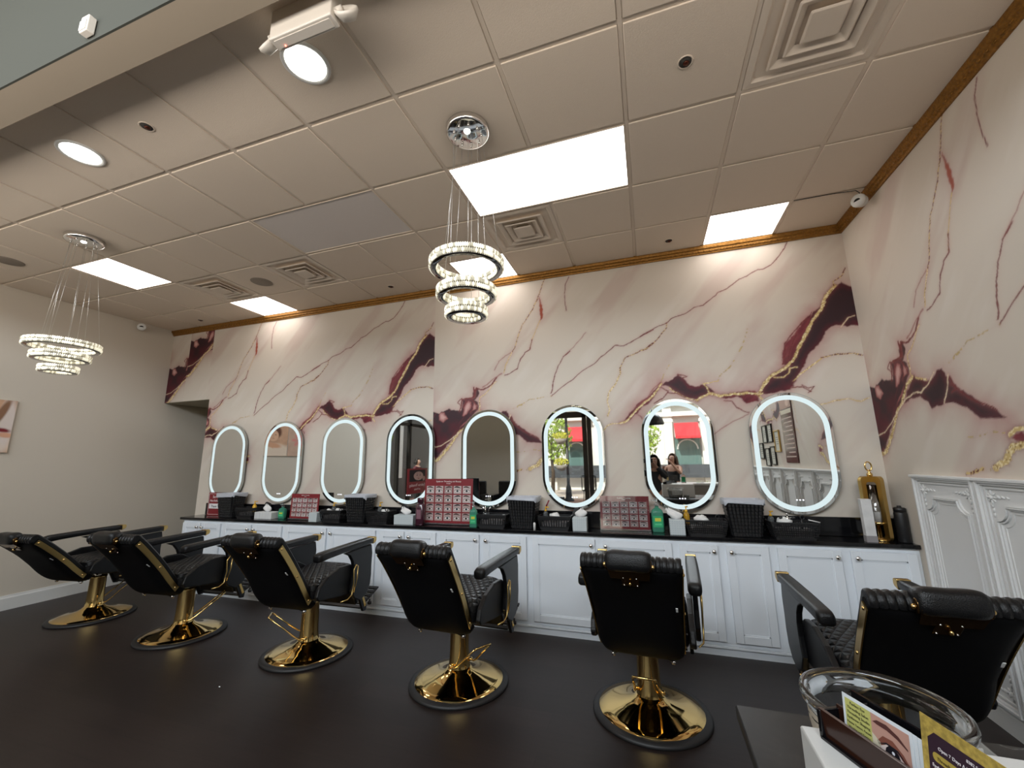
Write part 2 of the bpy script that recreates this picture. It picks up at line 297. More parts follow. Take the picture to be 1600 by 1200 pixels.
zs=axis([(0,.8,.2),(.8,1.0,.05),(1.0,ZC,MS)])
# back wall: alcove header pieces then two repeats of the 4.01 m print
xs=axis([(XL,-5.76,MS),(-5.76,XR,MS)])
Xg,Zg=np.meshgrid(xs,zs,indexing='ij')
Ug=np.where(Xg<-6.292,Xg+6.67,np.where(Xg<-5.82,Xg+6.292,np.where(Xg<-2.24,Xg+6.25,Xg+2.24)))
Zm=np.where(Xg<-6.292,Zg-.88,np.where(Xg<-5.82,Zg-1.27,Zg))
Pg=np.stack([Xg,np.full_like(Xg,YW),Zg],-1)
mask=~((Xg<-5.762)&(Zg<2.40))
wb=struct(grid_mesh('wall_back',Pg,mural(Ug,Zm),mask,M_mural))
ys=axis([(YW,1.3,MS),(1.3,YS,.02)])
zs2=axis([(0,1.2,.2),(1.2,ZC,MS)])
Yg,Zg=np.meshgrid(ys,zs2,indexing='ij'); Ug=(YW-Yg); Ug=np.where(Ug>4.01,Ug-4.01,Ug)
struct(grid_mesh('wall_right',np.stack([np.full_like(Yg,XR),Yg,Zg],-1),mural(Ug,Zg),None,M_mural))
# ------------------------------------------------------------------ plain shell
M_wall=mat('painted_wall',hexc('#cec5b6'),.75,bump=.05,bscale=120)
M_wallg=mat('painted_alcove',hexc('#bdb6a2'),.8)
M_white=mat('white_trim_paint',hexc('#dcdcd8'),.45)
M_cab=mat('white_cabinet_paint',hexc('#e4e9ee'),.4)
M_black=mat('black_plastic',(.012,.012,.013),.4)
M_chrome=mat('chrome',(.8,.78,.76),.08,1)
M_gold=mat('polished_gold',(.80,.56,.22),.07,1)
M_goldb=mat('brushed_gold',(.62,.43,.16),.28,1)
M_dark=mat('dark_bronze_frame',(.035,.03,.026),.4,.6)
def slab(name,c,d,m,st=True,parent=None,label=None):
    b=MB(); b.box(c,d,m); o=b.obj(name,m,parent)
    if st: struct(o)
    return o
# left wall (has a side window near the street), alcove walls
b=MB()
def wallx(b,x,y0,y1,z0,z1,t=.1): b.box((x-t/2,(y0+y1)/2,(z0+z1)/2),(t,y1-y0,z1-z0),M_wall)
wallx(b,XL,-1.35,6.6,0,ZC+.4); wallx(b,XL,YS,-1.35,0,.35); wallx(b,XL,YS,-1.35,3.0,4.7); wallx(b,XL,-1.35,.86,ZC+.4,4.7)
struct(b.obj('wall_left',M_wall))
slab('wall_alcove_end',((XL-5.76)/2,6.65,1.3),(.93,.1,2.6),M_wallg)
slab('wall_alcove_side',(-5.71,5.35,1.25),(.1,2.62,2.5),M_wallg)
slab('ceiling_alcove',((XL-5.76)/2,5.34,2.43),(.91,2.6,.06),M_wallg)
# floor: dark wood planks
mf=bpy.data.materials.new('dark_wood_floor'); mf.use_nodes=True; nt=mf.node_tree; bs=nt.nodes['Principled BSDF']
tc=nt.nodes.new('ShaderNodeTexCoord'); mp=nt.nodes.new('ShaderNodeMapping'); mp.inputs['Scale'].default_value=(1,1,1)
nt.links.new(tc.outputs['Object'],mp.inputs[0])
br=nt.nodes.new('ShaderNodeTexBrick'); br.inputs['Scale'].default_value=1; br.inputs['Brick Width'].default_value=1.3; br.inputs['Row Height'].default_value=.18
br.inputs['Mortar Size'].default_value=.0015; br.inputs['Color1'].default_value=(.0185,.0130,.0115,1); br.inputs['Color2'].default_value=(.024,.0165,.0145,1); br.inputs['Mortar'].default_value=(.012,.009,.009,1)
nt.links.new(mp.outputs[0],br.inputs['Vector'])
mp2=nt.nodes.new('ShaderNodeMapping'); mp2.inputs['Scale'].default_value=(1.2,14,1); nt.links.new(tc.outputs['Object'],mp2.inputs[0])
nz=nt.nodes.new('ShaderNodeTexNoise'); nz.inputs['Scale'].default_value=3; nz.inputs['Detail'].default_value=6; nt.links.new(mp2.outputs[0],nz.inputs['Vector'])
mx=nt.nodes.new('ShaderNodeMixRGB'); mx.blend_type='MULTIPLY'; mx.inputs[0].default_value=.8
rp=nt.nodes.new('ShaderNodeValToRGB'); rp.color_ramp.elements[0].color=(.55,.5,.5,1); rp.color_ramp.elements[1].color=(1.3,1.25,1.25,1)
nt.links.new(nz.outputs['Fac'],rp.inputs['Fac']); nt.links.new(br.outputs['Color'],mx.inputs[1]); nt.links.new(rp.outputs['Color'],mx.inputs[2]); nt.links.new(mx.outputs[0],bs.inputs['Base Color'])
bs.inputs['Roughness'].default_value=.42; bs.inputs['Specular IOR Level'].default_value=.35
b=MB(); b.box(((XL+XR)/2,1.2,-.05),(XR-XL+.3,10.9,.1),mf); struct(b.obj('floor',mf))
# ceiling: recessed tiles in a T-bar grid
M_tile=mat('ceiling_tile',hexc('#e0d2c1'),.9,bump=.12,bscale=220)
M_grid=mat('ceiling_grid',hexc('#e0d2c1'),.6)
YB=1.0
skip={(1,1),(1,2),(1,-6),(3,4),(3,0),(3,-5),(1,-2),(1,-1),(0,4),(2,1),(2,-3),(2,-5)}
b=MB(); b.box(((XL+XR)/2,(YW+YB)/2,ZC+.03),(XR-XL+.2,YW-YB+.1,.04),M_grid)
ceil=struct(b.obj('ceiling',M_grid))
b=MB()
for k in range(-8,6):
    for j in range(-1,4):
        if (j,k) in skip: continue
        x0,x1=max(X0+k*T,XL),min(X0+(k+1)*T,XR); y0,y1=max(Y0+j*T,YB-.05),min(Y0+(j+1)*T,YW)
        if x1-x0<.05: continue
        g=.013
        b.box(((x0+x1)/2,(y0+y1)/2,ZC+.002),(x1-x0-2*g,y1-y0-2*g,.016),M_tile,bev=.003,seg=1)
b.obj('tiles',M_tile,ceil)
b=MB()
for k in range(-7,6):
    for (ya,yc) in (((YB,Y0+T),(Y0+2*T,YW)) if k in (2,-1) else ((YB,YW),)): b.box((X0+k*T,(ya+yc)/2,ZC+.003),(.022,yc-ya,.005),M_grid)
for j in range(0,4): b.box(((XL+XR)/2,Y0+j*T,ZC+.0035),(XR-XL,.022,.005),M_grid)
b.obj('grid_bars',M_grid,ceil)
# dropped soffit toward the shop front and the upper ceiling beyond it
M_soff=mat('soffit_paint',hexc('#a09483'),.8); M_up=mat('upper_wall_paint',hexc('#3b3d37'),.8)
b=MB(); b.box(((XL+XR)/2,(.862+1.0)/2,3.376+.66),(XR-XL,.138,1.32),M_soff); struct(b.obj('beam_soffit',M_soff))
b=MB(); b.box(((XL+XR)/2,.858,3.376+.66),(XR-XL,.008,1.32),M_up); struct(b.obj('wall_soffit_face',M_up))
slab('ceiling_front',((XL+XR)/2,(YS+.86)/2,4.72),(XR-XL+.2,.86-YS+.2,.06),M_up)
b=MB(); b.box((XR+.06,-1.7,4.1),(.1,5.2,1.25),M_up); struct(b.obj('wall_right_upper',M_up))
# crown moulding in old gold
M_crown=mat('gilded_crown',hexc('#8f6429'),.38,.55,bump=.5,bscale=90,var=.3,vscale=60)
prof=[(0,0),(.012,0),(.016,.012),(.026,.018),(.030,.036),(.042,.044),(.046,.062),(.046,.078),(0,.078)]
def crown(name,p0,p1,inw):
    b=MB(); d=Vector(p1)-Vector(p0); n=len(prof); A=[];B=[]
    for (o_,z) in prof:
        A.append(b.bm.verts.new((p0[0]+inw[0]*o_,p0[1]+inw[1]*o_,ZC-.078+z))); 
        B.append(b.bm.verts.new((p1[0]+inw[0]*o_+(0 if inw[1]==0 else 0),p1[1]+inw[1]*o_,ZC-.078+z)))
    for i in range(n): b.bm.faces.new((A[i],B[i],B[(i+1)%n],A[(i+1)%n]))
    b.bm.faces.new(A[::-1]); b.bm.faces.new(B)
    return struct(b.obj(name,M_crown))
crown('trim_1',(XL,YW-.001,0),(XR,YW-.001,0),(0,-1)); crown('trim_2',(XR-.001,YW,0),(XR-.001,.99,0),(-1,0))
# carved beading of the crown
b=MB()
for i in range(int((XR-XL)/.05)):
    b.ico((XL+.03+i*.05,YW-.028,ZC-.058),.010,M_crown,(1.6,.6,.8),1,True)
for i in range(55): b.ico((XR-.028,YW-.05-i*.05,ZC-.058),.010,M_crown,(.6,1.6,.8),1,True)
struct(b.obj('trim_3',M_crown))
# baseboards
b=MB(); b.prism([(0,0),(.016,0),(.016,.12),(.010,.135),(.008,.15),(0,.15)],'y',-1.35,6.5,M_white); b.xf(Matrix.Translation((XL,0,0))); struct(b.obj('baseboard_left',M_white))
b=MB(); b.prism([(0,0),(-.02,0),(-.02,.1),(-.012,.115),(0,.12)],'y',YS+.1,3.76,M_white); b.xf(Matrix.Translation((XR,0,0))); struct(b.obj('baseboard_right',M_white))
# ------------------------------------------------------------------ wainscot panels on the right wall
M_wp=mat('moulded_panel_white',hexc('#dededc'),.45)
PW,PB,PT=.583,.12,1.352
def scoop(w,z0,z1,r,n=6):
    P=[]; h=w/2
    for cx,cz,a0 in((h,z1,PI),(-h,z1,0),(-h,z0,PI/2),(h,z0,-PI/2)):
        pts=[]
        if (cx,cz)==(h,z1): A=(-PI/2,-PI)
        elif (cx,cz)==(-h,z1): A=(0,-PI/2)
        elif (cx,cz)==(-h,z0): A=(PI/2,0)
        else: A=(PI,PI/2)
        for i in range(n+1):
            a=A[0]+(A[1]-A[0])*i/n; pts.append((cx+r*math.cos(a),cz+r*math.sin(a)))
        P+=pts
    return P
def band(b,o1,i1,x0,x1,m): b.ring(o1,i1,'x',x0,x1,m)
b=MB(); h=PW/2
def rect(w,z0,z1): return [(w/2,z1),(-w/2,z1),(-w/2,z0),(w/2,z0)]
b.box((-.004,0,(PB+PT)/2),(.008,PW,PT-PB),M_wp)
for w_,a,t in((PW-.004,.0,.028),(PW-.03,.013,.036),(PW-.055,.026,.024),(PW-.09,.045,.016)):
    band(b,rect(w_,PB+a,PT-a),rect(w_-.022,PB+a+.011,PT-a-.011),-t,0,M_wp)
b.box((-.02,0,PT-.008),(.045,PW,.018),M_wp,bev=.004)
for dw,t in((0,.018),(.016,.026),(.034,.018),(.07,.012)):
    band(b,scoop(PW-.19-dw,PB+.13+dw/2,PT-.135-dw/2,.075),scoop(PW-.19-dw-.012,PB+.13+dw/2+.006,PT-.135-dw/2-.006,.075),-t,0,M_wp)
# leaf clusters in the corners
for sy in(-1,1):
    for zc,sz in((PT-.10,1),(PB+.10,-1)):
        cy=sy*(PW/2-.085); b.ball((-.012,cy,zc),.013,M_wp,(.8,1,1),8,6)
        for a in range(8):
            an=a*PI/4; L=.03 if a%2 else .036
            b.ball((-.011,cy+math.cos(an)*L*.7,zc+math.sin(an)*L*.7),L*.45,M_wp,(.35,1,.42),8,5,rot=(an,0,0))
        for q in range(1,4):
            b.ball((-.010,cy-sy*.03*(q+.5),zc+sz*.004),.018-.002*q,M_wp,(.4,1,.5),8,5,rot=(.5*sy*sz,0,0))
            b.ball((-.010,cy+sy*.006,zc-sz*.026*(q+.6)),.018-.002*q,M_wp,(.4,.5,1),8,5,rot=(.4,0,0))
pan=b.obj('trim_4',M_wp,None,loc=(XR,3.650-PW/2,0)); struct(pan)
for i in range(1,13):
    c=pan.copy(); col.objects.link(c); c.location.y=3.650-PW/2-PW*i; c.name='trim_%d'%(4+i)
# ------------------------------------------------------------------ LED mirrors
M_mir=mat('mirror_silver',(.86,.87,.86),.015,1); M_led=mat('led_band',(.25,.28,.28),.5,emit=(.80,.97,1.0),es=.70)
M_medge=mat('mirror_edge',(.55,.6,.6),.15,.9); M_dot=mat('touch_dot',(.9,.9,1),.5,emit=(.9,.92,1),es=1.5)
MCX=[-5.225,-4.315,-3.405,-2.500,-1.570,-.690,.262,1.148]
MLAB=['oval lit wall mirror nearest the dark alcove, above the red notice','oval lit wall mirror second from the alcove, reflecting a spa picture','oval lit wall mirror third from the alcove, its reflection plain grey',
'oval lit wall mirror reflecting dark window frames and a red poster','oval lit wall mirror between the tall red eye chart and the woven bin, grey reflection','oval lit wall mirror reflecting the brown double door and a lamp post',
'oval lit wall mirror reflecting red awnings and a woman at a desk','oval lit wall mirror reflecting framed certificates, nearest the right corner']
root=thing('wall_mirror',MLAB[0],'mirror',(MCX[0],YW,1.527),0,'oval LED mirrors along the marble wall')
b=MB(); b.prism(stadium(.52,.91,16),'y',-.028,-.001,M_black); b.obj('backing',M_black,root)
b=MB(); b.prism(stadium(.61,1.0,24),'y',-.045,-.028,M_medge); o=b.obj('glass_body',M_medge,root); 
b=MB(); b.poly([(x,-.0455,z) for x,z in stadium(.604,.994,24)],M_mir); b.obj('mirror_glass',M_mir,root,fixn=False)
b=MB(); b.ring(stadium(.566,.954,24),stadium(.488,.876,24),'y',-.0465,-.0460,M_led); b.obj('light_band',M_led,root)
b=MB()
for q in(-1,0,1): b.prism([(q*.022+.006*math.cos(a*PI/4),-.385+.006*math.sin(a*PI/4)) for a in range(8)],'y',-.0465,-.046,M_dot)
b.obj('touch_buttons',M_dot,root)
for i in range(1,8): dup(root,(MCX[i],YW,1.527),None,MLAB[i])
# ------------------------------------------------------------------ base cabinets + counter
ZT=.866; YF=3.768
units=[(-5.56,-4.89,'n'),(-4.89,-3.95,'w'),(-3.95,-2.705,'w'),(-2.705,-2.0,'n'),(-2.0,-1.08,'w'),(-1.08,.16,'w'),(.16,.86,'n'),(.86,XR-.002,'w')]
doors=[[(-5.540,-5.246),(-5.226,-4.915)],[(-4.865,-4.43),(-4.40,-3.975)],[(-3.925,-3.357),(-3.312,-2.729)],[(-2.685,-2.392),(-2.354,-2.033)],[(-1.975,-1.575),(-1.529,-1.11)],[(-1.050,-.492),(-.429,.130)],[(.189,.471),(.535,.825)],[(.885,1.290),(1.351,1.735)]]
CL=['white base cabinet at the alcove end of the counter, two narrow doors','white base cabinet second from the alcove, behind the third reclined chair','wide white base cabinet just left of the narrow pair behind the fourth chair headrest',
'narrow white base cabinet behind the headrest of the fourth chair','white base cabinet under the woven bin, beside the fourth chair arm','wide white base cabinet behind the chair seen squarely from the back','narrow white base cabinet between the two chairs nearest the panelled wall','white base cabinet ending against the panelled right wall']
def knob_mb():
    b=MB(); b.lathe([(0,.0),(.006,.0),(.006,.014),(.014,.018),(.0165,.025),(.013,.031),(0,.033)],14,M_chrome,rot=(PI/2,0,0)); return b
for i,(x0,x1,k) in enumerate(units):
    cx=(x0+x1)/2; t=thing('base_cabinet',CL[i],'cabinet',(cx,YF,0),0,'white shaker base cabinets')
    b=MB(); w=x1-x0
    b.box((0,.13,.455),(w,.255,.76),M_cab); b.box((0,.135,.04),(w,.25,.08),M_cab)
    b.box((0,-.003,.065),(w,.012,.018),M_cab,bev=.003)
    b.obj('carcass',M_cab,t)
    for s,(a,c) in enumerate(doors[i]):
        dw=c-a; b=MB(); z0,z1=.108,.806; zc=(z0+z1)/2; dh=z1-z0
        b.box((0,-.006,0),(dw-.08,.010,dh-.08),M_cab)
        fr=.056
        for xx in(-1,1): b.box((xx*(dw/2-fr/2),-.011,0),(fr,.020,dh),M_cab,bev=.002,seg=1)
        for zz in(-1,1): b.box((0,-.011,zz*(dh/2-fr/2)),(dw-2*fr,.020,fr),M_cab,bev=.002,seg=1)
        for xx in(-1,1): b.box((xx*(dw/2-fr-.004),-.012,0),(.008,.008,dh-2*fr),M_cab)
        for zz in(-1,1): b.box((0,-.012,zz*(dh/2-fr-.004)),(dw-2*fr,.008,.008),M_cab)
        d=b.obj('door',M_cab,t,loc=((a+c)/2-cx,0,zc))
        kx=(dw/2-.03)*(1 if s==0 else -1)
        k_=knob_mb().obj('knob',M_chrome,d,loc=(kx,-.021,dh/2-.045))
M_granite=mat('black_granite',(.006,.006,.007),.12,0,.6,var=.6,vscale=300)
b=MB(); b.box(((-5.60+XR)/2,(3.742+YW-.002)/2,ZT-.014),(XR+5.60-.004,YW-3.742-.002,.028),M_granite,bev=.002,seg=1)
tag(b.obj('countertop',M_granite),'long shallow black granite countertop on the white cabinets','countertop')
b=MB(); b.box(((-5.55+XR)/2,YW-.012,ZT+.074),(XR+5.55-.006,.020,.145),M_granite,bev=.002,seg=1)
tag(b.obj('backsplash',M_granite),'low black granite backsplash along the marble wall above the countertop','backsplash')
# ------------------------------------------------------------------ ceiling fittings
M_diff=mat('lit_diffuser',(.9,.9,.9),.5,emit=(1,.93,.90),es=5.5); M_diff2=mat('lit_diffuser_prismatic',(.9,.9,.9),.5,emit=(.98,.97,.95),es=4.2)
M_off=mat('unlit_diffuser',hexc('#d6cec8'),.35)
def troffer(j,k,nx,label,m,y1=None,name='ceiling_light_panel'):
    x0,x1=X0+k*T+.012,X0+(k+nx)*T-.012; ya,yb=Y0+j*T+.012,(y1 or Y0+(j+1)*T-.012)
    cx,cy=(x0+x1)/2,(ya+yb)/2; t=thing(name,label,'ceiling light',(cx,cy,ZC),0,'fluorescent ceiling panels')
    W,H=x1-x0,yb-ya; g=.006
    b=MB(); b.ring(rrect(W,H,.002,1),rrect(W-2*g,H-2*g,.002,1),'z',-.004,.010,M_grid); b.obj('frame',M_grid,t)
    b=MB(); b.box((0,0,.004),(W-2*g,H-2*g,.006),m); b.obj('diffuser',m,t)
troffer(1,1,2,'large lit rectangular ceiling panel behind the nearer crystal chandelier',M_diff2)
troffer(1,-6,1,'square lit ceiling panel behind the far crystal chandelier',M_diff)
troffer(3,4,1,'lit ceiling panel against the crown, nearest the right corner',M_diff,YW-.047)
troffer(3,0,1,'lit ceiling panel against the crown, seen through the nearer chandelier rings',M_diff,YW-.047)
troffer(3,-5,1,'lit ceiling panel against the crown, nearest the alcove',M_diff,YW-.047)
troffer(1,-2,2,'unlit grey rectangular ceiling panel left of the nearer chandelier',M_off)
def diffuser(j,k,label):
    cx,cy=X0+(k+.5)*T,Y0+(j+.5)*T; t=thing('ceiling_vent',label,'air vent',(cx,cy,ZC),0,'square louvred ceiling vents')
    b=MB(); W=T-.024
    loft(b,[(rrect(W-.04,W-.04,.01,2),.02),(rrect(W-.001,W-.001,.003,2),-.002),(rrect(W-.07,W-.07,.006,2),-.004),(rrect(W-.13,W-.13,.02,2),.03)],M_vent,False,False,False); b.obj('frame',M_vent,t)
    b=MB(); b.box((0,0,.024),(W-.06,W-.06,.006),M_ventb); b.box((0,0,.019),(.12,.12,.004),M_ventd); b.obj('backing',M_ventb,t)
    for q,w in enumerate((.40,.28,.165)):
        b=MB(); z=-.004*(q); loft(b,[(rrect(w-.07,w-.07,.01,2),.012),(rrect(w,w,.008,2),-.010-.004*q),(rrect(w-.02,w-.02,.008,2),-.016-.004*q)]+([(rrect(w-.09,w-.09,.004,2),.002)] if q<2 else []),M_vent,False,False,q==2); b.obj('louvre',M_vent,t,bevel=.002)
M_vent=mat('vent_paint',hexc('#dacdbd'),.5); M_ventd=mat('vent_shadow',(.05,.045,.04),.8); M_ventb=mat('vent_plenum',hexc('#b0a596'),.8)
diffuser(0,4,'large square ceiling vent nearest the viewer at the right'); diffuser(2,1,'square ceiling vent beside the large lit panel')
diffuser(2,-3,'square ceiling vent beside the unlit grey panel'); diffuser(2,-5,'square ceiling vent nearest the left wall')
M_can=mat('downlight_lens',(1,1,1),.5,emit=(1,1,.93),es=9)
def can(x,y,label):
    t=thing('recessed_downlight',label,'ceiling light',(x,y,ZC-.006),0,'round recessed downlights')
    b=MB(); b.lathe([(.118,.004),(.118,-.004),(.112,-.008),(.098,-.006),(.096,.004)],32,M_white); b.obj('trim_ring',M_white,t)
    b=MB(); b.lathe([(0,-.003),(.097,-.003),(.097,.002)],32,M_can); b.obj('lens',M_can,t)
can(-3.36,1.335,'round recessed downlight at the left, near the soffit'); can(-1.512,1.325,'round recessed downlight beside the emergency light unit')
M_spk=mat('speaker_grille',hexc('#8f8478'),.7,bump=.4,bscale=400)
for x,y,l in((-3.945,3.165,'round flat ceiling speaker grille between two vents'),(-5.83,1.98,'round flat ceiling speaker grille above the left wall')):
    b=MB(); b.lathe([(0,-.006),(.10,-.006),(.108,-.003),(.11,.002)],32,M_spk); tag(b.obj('ceiling_speaker',M_spk,loc=(x,y,ZC-.006)),l,'speaker')
M_cop=mat('copper_dark',hexc('#5a2f22'),.35,.7)
for x,y,l in((-2.72,1.33,'sprinkler opening near the soffit beside the left downlight'),(.33,1.95,'sprinkler opening right of the nearer chandelier canopy'),(.33,3.78,'sprinkler opening near the crown left of the right lit panel'),(-5.80,3.80,'sprinkler opening nearest the alcove crown'),(-2.68,3.76,'sprinkler head near the crown above the marble seam')):
    t=thing('ceiling_sprinkler',l,'sprinkler',(x,y,ZC-.006),0,'small ceiling sprinklers')
    b=MB(); b.lathe([(.038,.004),(.040,-.002),(.034,-.004),(.030,.001)],20,M_grid); b.obj('collar',M_grid,t)
    b=MB(); b.lathe([(0,-.002),(.030,-.002),(.030,.003)],20,M_ventd); b.lathe([(0,-.012),(.012,-.012),(.016,-.006),(.008,-.002),(0,-.002)],12,M_cop,c=(.004,.002,0)); b.obj('head',M_ventd,t)
# security cameras
M_lens=mat('camera_lens',(.01,.01,.012),.08)
def seccam(x,y,z,rz,label):
    t=thing('security_camera',label,'camera',(x,y,z),rz,'white turret security cameras')
    b=MB(); b.lathe([(0,.045),(.045,.045),(.05,.03),(.05,.02),(0,.02)],20,M_white,rot=(PI/2,0,0)); b.obj('mount',M_white,t)
    b=MB(); b.ball((0,-.0,-.0),.045,M_white,u=16,v=12); b.obj('housing',M_white,t)
    b=MB(); b.lathe([(0,.044),(.026,.044),(.03,.038),(.026,.03)],16,M_lens,rot=(1.95,0,0)); b.obj('lens',M_lens,t)
seccam(-6.58,3.56,3.40,.9,'white security camera high on the plain left wall'); seccam(1.69,3.50,3.40,-.95,'white security camera over the gilded crown by the right corner')
# wire of the right camera
b=MB(); b.tube([(1.70,3.52,3.44),(1.69,3.50,3.475),(1.66,3.48,3.485),(1.5,3.475,3.489),(1.25,3.472,3.489)],.003,6,M_black); tag(b.obj('camera_cable',M_black),'thin black cable running along the ceiling grid to the corner camera','cable')
# emergency light
t=thing('emergency_ceiling_light','white emergency light box with two round heads beside the downlight','emergency light',(-1.300,1.115,ZC-.004))
M_el=mat('emergency_white',hexc('#d8d2c8'),.5)
b=MB(); b.box((0,0,-.078),(.336,.060,.156),M_el,bev=.005); b.box((0,0,-.157),(.30,.035,.004),M_el); b.obj('housing',M_el,t)
for s in(-1,1):
    b=MB(); b.lathe([(0,.03),(.03,.03),(.052,0),(.05,-.012),(.044,-.012),(.03,.004),(0,.006)],20,M_el,rot=(-2.0,0,s*.25),c=(s*.215,.01,-.115)); b.tube([(s*.16,0,-.105),(s*.20,0,-.105)],.014,8,M_el); b.obj('lamp_head',M_el,t)
b=MB(); b.ball((-.115,.012,-.160),.004,mat('red_led',(1,.1,.1),.5,emit=(1,.15,.1),es=6)); b.obj('indicator',None,t)
# sensor on the soffit face
t=thing('wall_sensor','small white sensor box on the upper soffit face','sensor',(-2.262,.853,3.437))
b=MB(); b.box((0,-.016,0),(.055,.030,.085),M_el,bev=.004); b.obj('case',M_el,t); b=MB(); b.box((0,-.033,-.012),(.045,.004,.05),M_white,bev=.001); b.obj('cover',M_white,t)
# ------------------------------------------------------------------ chandeliers
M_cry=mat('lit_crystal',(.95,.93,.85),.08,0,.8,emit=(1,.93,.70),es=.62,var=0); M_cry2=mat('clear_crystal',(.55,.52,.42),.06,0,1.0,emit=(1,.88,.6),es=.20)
M_ringc=mat('black_chrome',(.25,.24,.23),.06,1); M_wire=mat('steel_wire',(.7,.68,.64),.3,.9)
def chandelier(x,y,zr,rr,label,rz):
    t=thing('crystal_chandelier',label,'chandelier',(x,y,ZC-.006),rz,'three-ring crystal chandeliers')
    b=MB(); b.lathe([(0,-.045),(.115,-.045),(.13,-.038),(.132,-.004),(.125,0),(0,0)],40,M_chrome); can_=b.obj('canopy',M_chrome,t)
    b=MB()
    for a in range(9): b.lathe([(0,-.012),(.006,-.012),(.007,0),(0,0)],8,M_chrome,c=(.085*math.cos(a*2*PI/9),.085*math.sin(a*2*PI/9),-.045))
    b.obj('cable_grip',M_chrome,can_)
    b=MB(); b.lathe([(0,-.006),(.018,-.006),(.020,0),(0,0)],16,M_can,c=(.0,-.03,-.045)); b.obj('spot_lens',M_can,can_)
    R=random.Random(5)
    for q,(z,r) in enumerate(zip(zr,rr)):
        zc=z-ZC+.006; hh=.030; wd=.034
        b=MB(); b.lathe([(r-wd,-hh),(r-.004,-hh),(r-.004,-hh+.006),(r-wd,-hh+.006),(r-wd,-hh)],64,M_ringc,c=(0,0,zc)); b.lathe([(r-wd+.004,-.012),(r-.008,-.012),(r-.008,.012),(r-wd+.004,.012),(r-wd+.004,-.012)],64,M_ringc,c=(0,0,zc))
        rg=b.obj('ring',M_ringc,t)
        for (rad,nm) in((r,'outer'),(r-wd,'inner')):
            b=MB(); n=int(2*PI*rad/.0118)
            for i in range(n):
                a=2*PI*i/n
                for lv in(-1,1):
                    mm=M_cry if R.random()<.62 else M_cry2
                    b.ico((rad*math.cos(a),rad*math.sin(a),zc+lv*.0145+R.uniform(-.001,.001)),.0076,mm,(1,1,2.0),1)
            b.obj('crystals',M_cry,rg)
        b=MB(); m=3
        for i in range(3):
            a=2*PI*i/3+q*.7; r2=r-wd/2; r1=.085
            b.tube([(r1*math.cos(a),r1*math.sin(a),-.05),(r2*math.cos(a),r2*math.sin(a),zc+.02)],.0011,5,M_wire)
        b.obj('suspension_wires',M_wire,t)
    return t
chandelier(-.905,1.975,(2.585,2.415,2.30),(.208,.165,.115),'three-ring crystal chandelier hanging nearer the viewer, in front of the large lit panel',.3)
chandelier(-4.63,1.975,(2.50,2.40,2.295),(.232,.178,.118),'three-ring crystal chandelier hanging farther away near the left wall',1.1)
# ------------------------------------------------------------------ picture on the left wall
def paint_canvas(name,label,y0,y1,z0,z1,fn):
    ya=np.linspace(y0,y1,int((y1-y0)/.008)); za=np.linspace(z0,z1,int((z1-z0)/.008)); Yg,Zg=np.meshgrid(ya,za,indexing='ij')
    t=thing(name,label,'picture',(XL,(y0+y1)/2,z0))
    o=grid_mesh('printed_face',np.stack([np.full_like(Yg,.0262),Yg-(y0+y1)/2,Zg-z0],-1),fn((Yg-y0)/(y1-y0),(Zg-z0)/(z1-z0)),None,colattr(name+'_ink',.7,.2)); o.parent=t
    b=MB(); b.box((.013,0,(z1-z0)/2),(.026,y1-y0,z1-z0),M_white); b.obj('canvas_edge',M_white,t)
def el(C,u,v,cu,cv,ru,rv,c,soft=.15,rot=0):
    du,dv=u-cu,v-cv; du,dv=du*math.cos(rot)+dv*math.sin(rot),-du*math.sin(rot)+dv*math.cos(rot)
    d=np.hypot(du/ru,dv/rv); a=np.clip((1-d)/soft,0,1)[...,None]; return C*(1-a)+np.array(hexc(c))*a
def spa(u,v):
    C=np.ones(u.shape+(3,))*np.array(hexc('#c9a183')); n=fbm(u*5,v*5,3)[...,None]; C=C*(.75+.5*n)
    u=1-u
    C=el(C,u,v,.55,.15,.7,.3,'#e6d3bf',.3); C=el(C,u,v,.06,.55,.10,.6,'#dccfc6',.4); C=el(C,u,v,.12,.75,.05,.35,'#8d6a52',.4,.2)
    C=el(C,u,v,.62,.78,.22,.26,'#6b4632',.25); C=el(C,u,v,.6,.66,.15,.20,'#e0b596',.12); C=el(C,u,v,.55,.69,.03,.012,'#5a3426',.4); C=el(C,u,v,.66,.69,.03,.012,'#5a3426',.4); C=el(C,u,v,.6,.57,.035,.014,'#a8584e',.4); C=el(C,u,v,.6,.64,.012,.04,'#cf9d7e',.6)
    for i in range(4): C=el(C,u,v,.42+.05*i,.42-.03*i,.02,.14,'#d9a684',.4,.5)
    C=el(C,u,v,.6,.35,.28,.1,'#d6a483',.4,-.2); C=el(C,u,v,.08,.42,.09,.05,'#7d2c30',.5,.3); C=el(C,u,v,.05,.33,.10,.06,'#d9a688',.4,.2); return C
def flw(u,v):
    C=np.ones(u.shape+(3,))*np.array(hexc('#c7a792')); n=fbm(u*4,v*4,3)[...,None]; C=C*(.8+.4*n)
    for cx,cy,s in((.3,.3,.2),(.65,.55,.24),(.4,.78,.16)):
        for i in range(6): a=i*PI/3; C=el(C,u,v,cx+s*.6*math.cos(a),cy+s*.6*math.sin(a),s*.5,s*.28,'#d98f86',.5,a)
        C=el(C,u,v,cx,cy,s*.2,s*.2,'#a85a4a',.4)
    return C
paint_canvas('spa_canvas','printed canvas of a towel-wrapped spa scene on the plain left wall',1.73,2.56,1.66,2.228,spa)
paint_canvas('flower_canvas','printed canvas of pink flowers beside the spa canvas, seen in a mirror',1.0,1.72,1.66,2.228,flw)
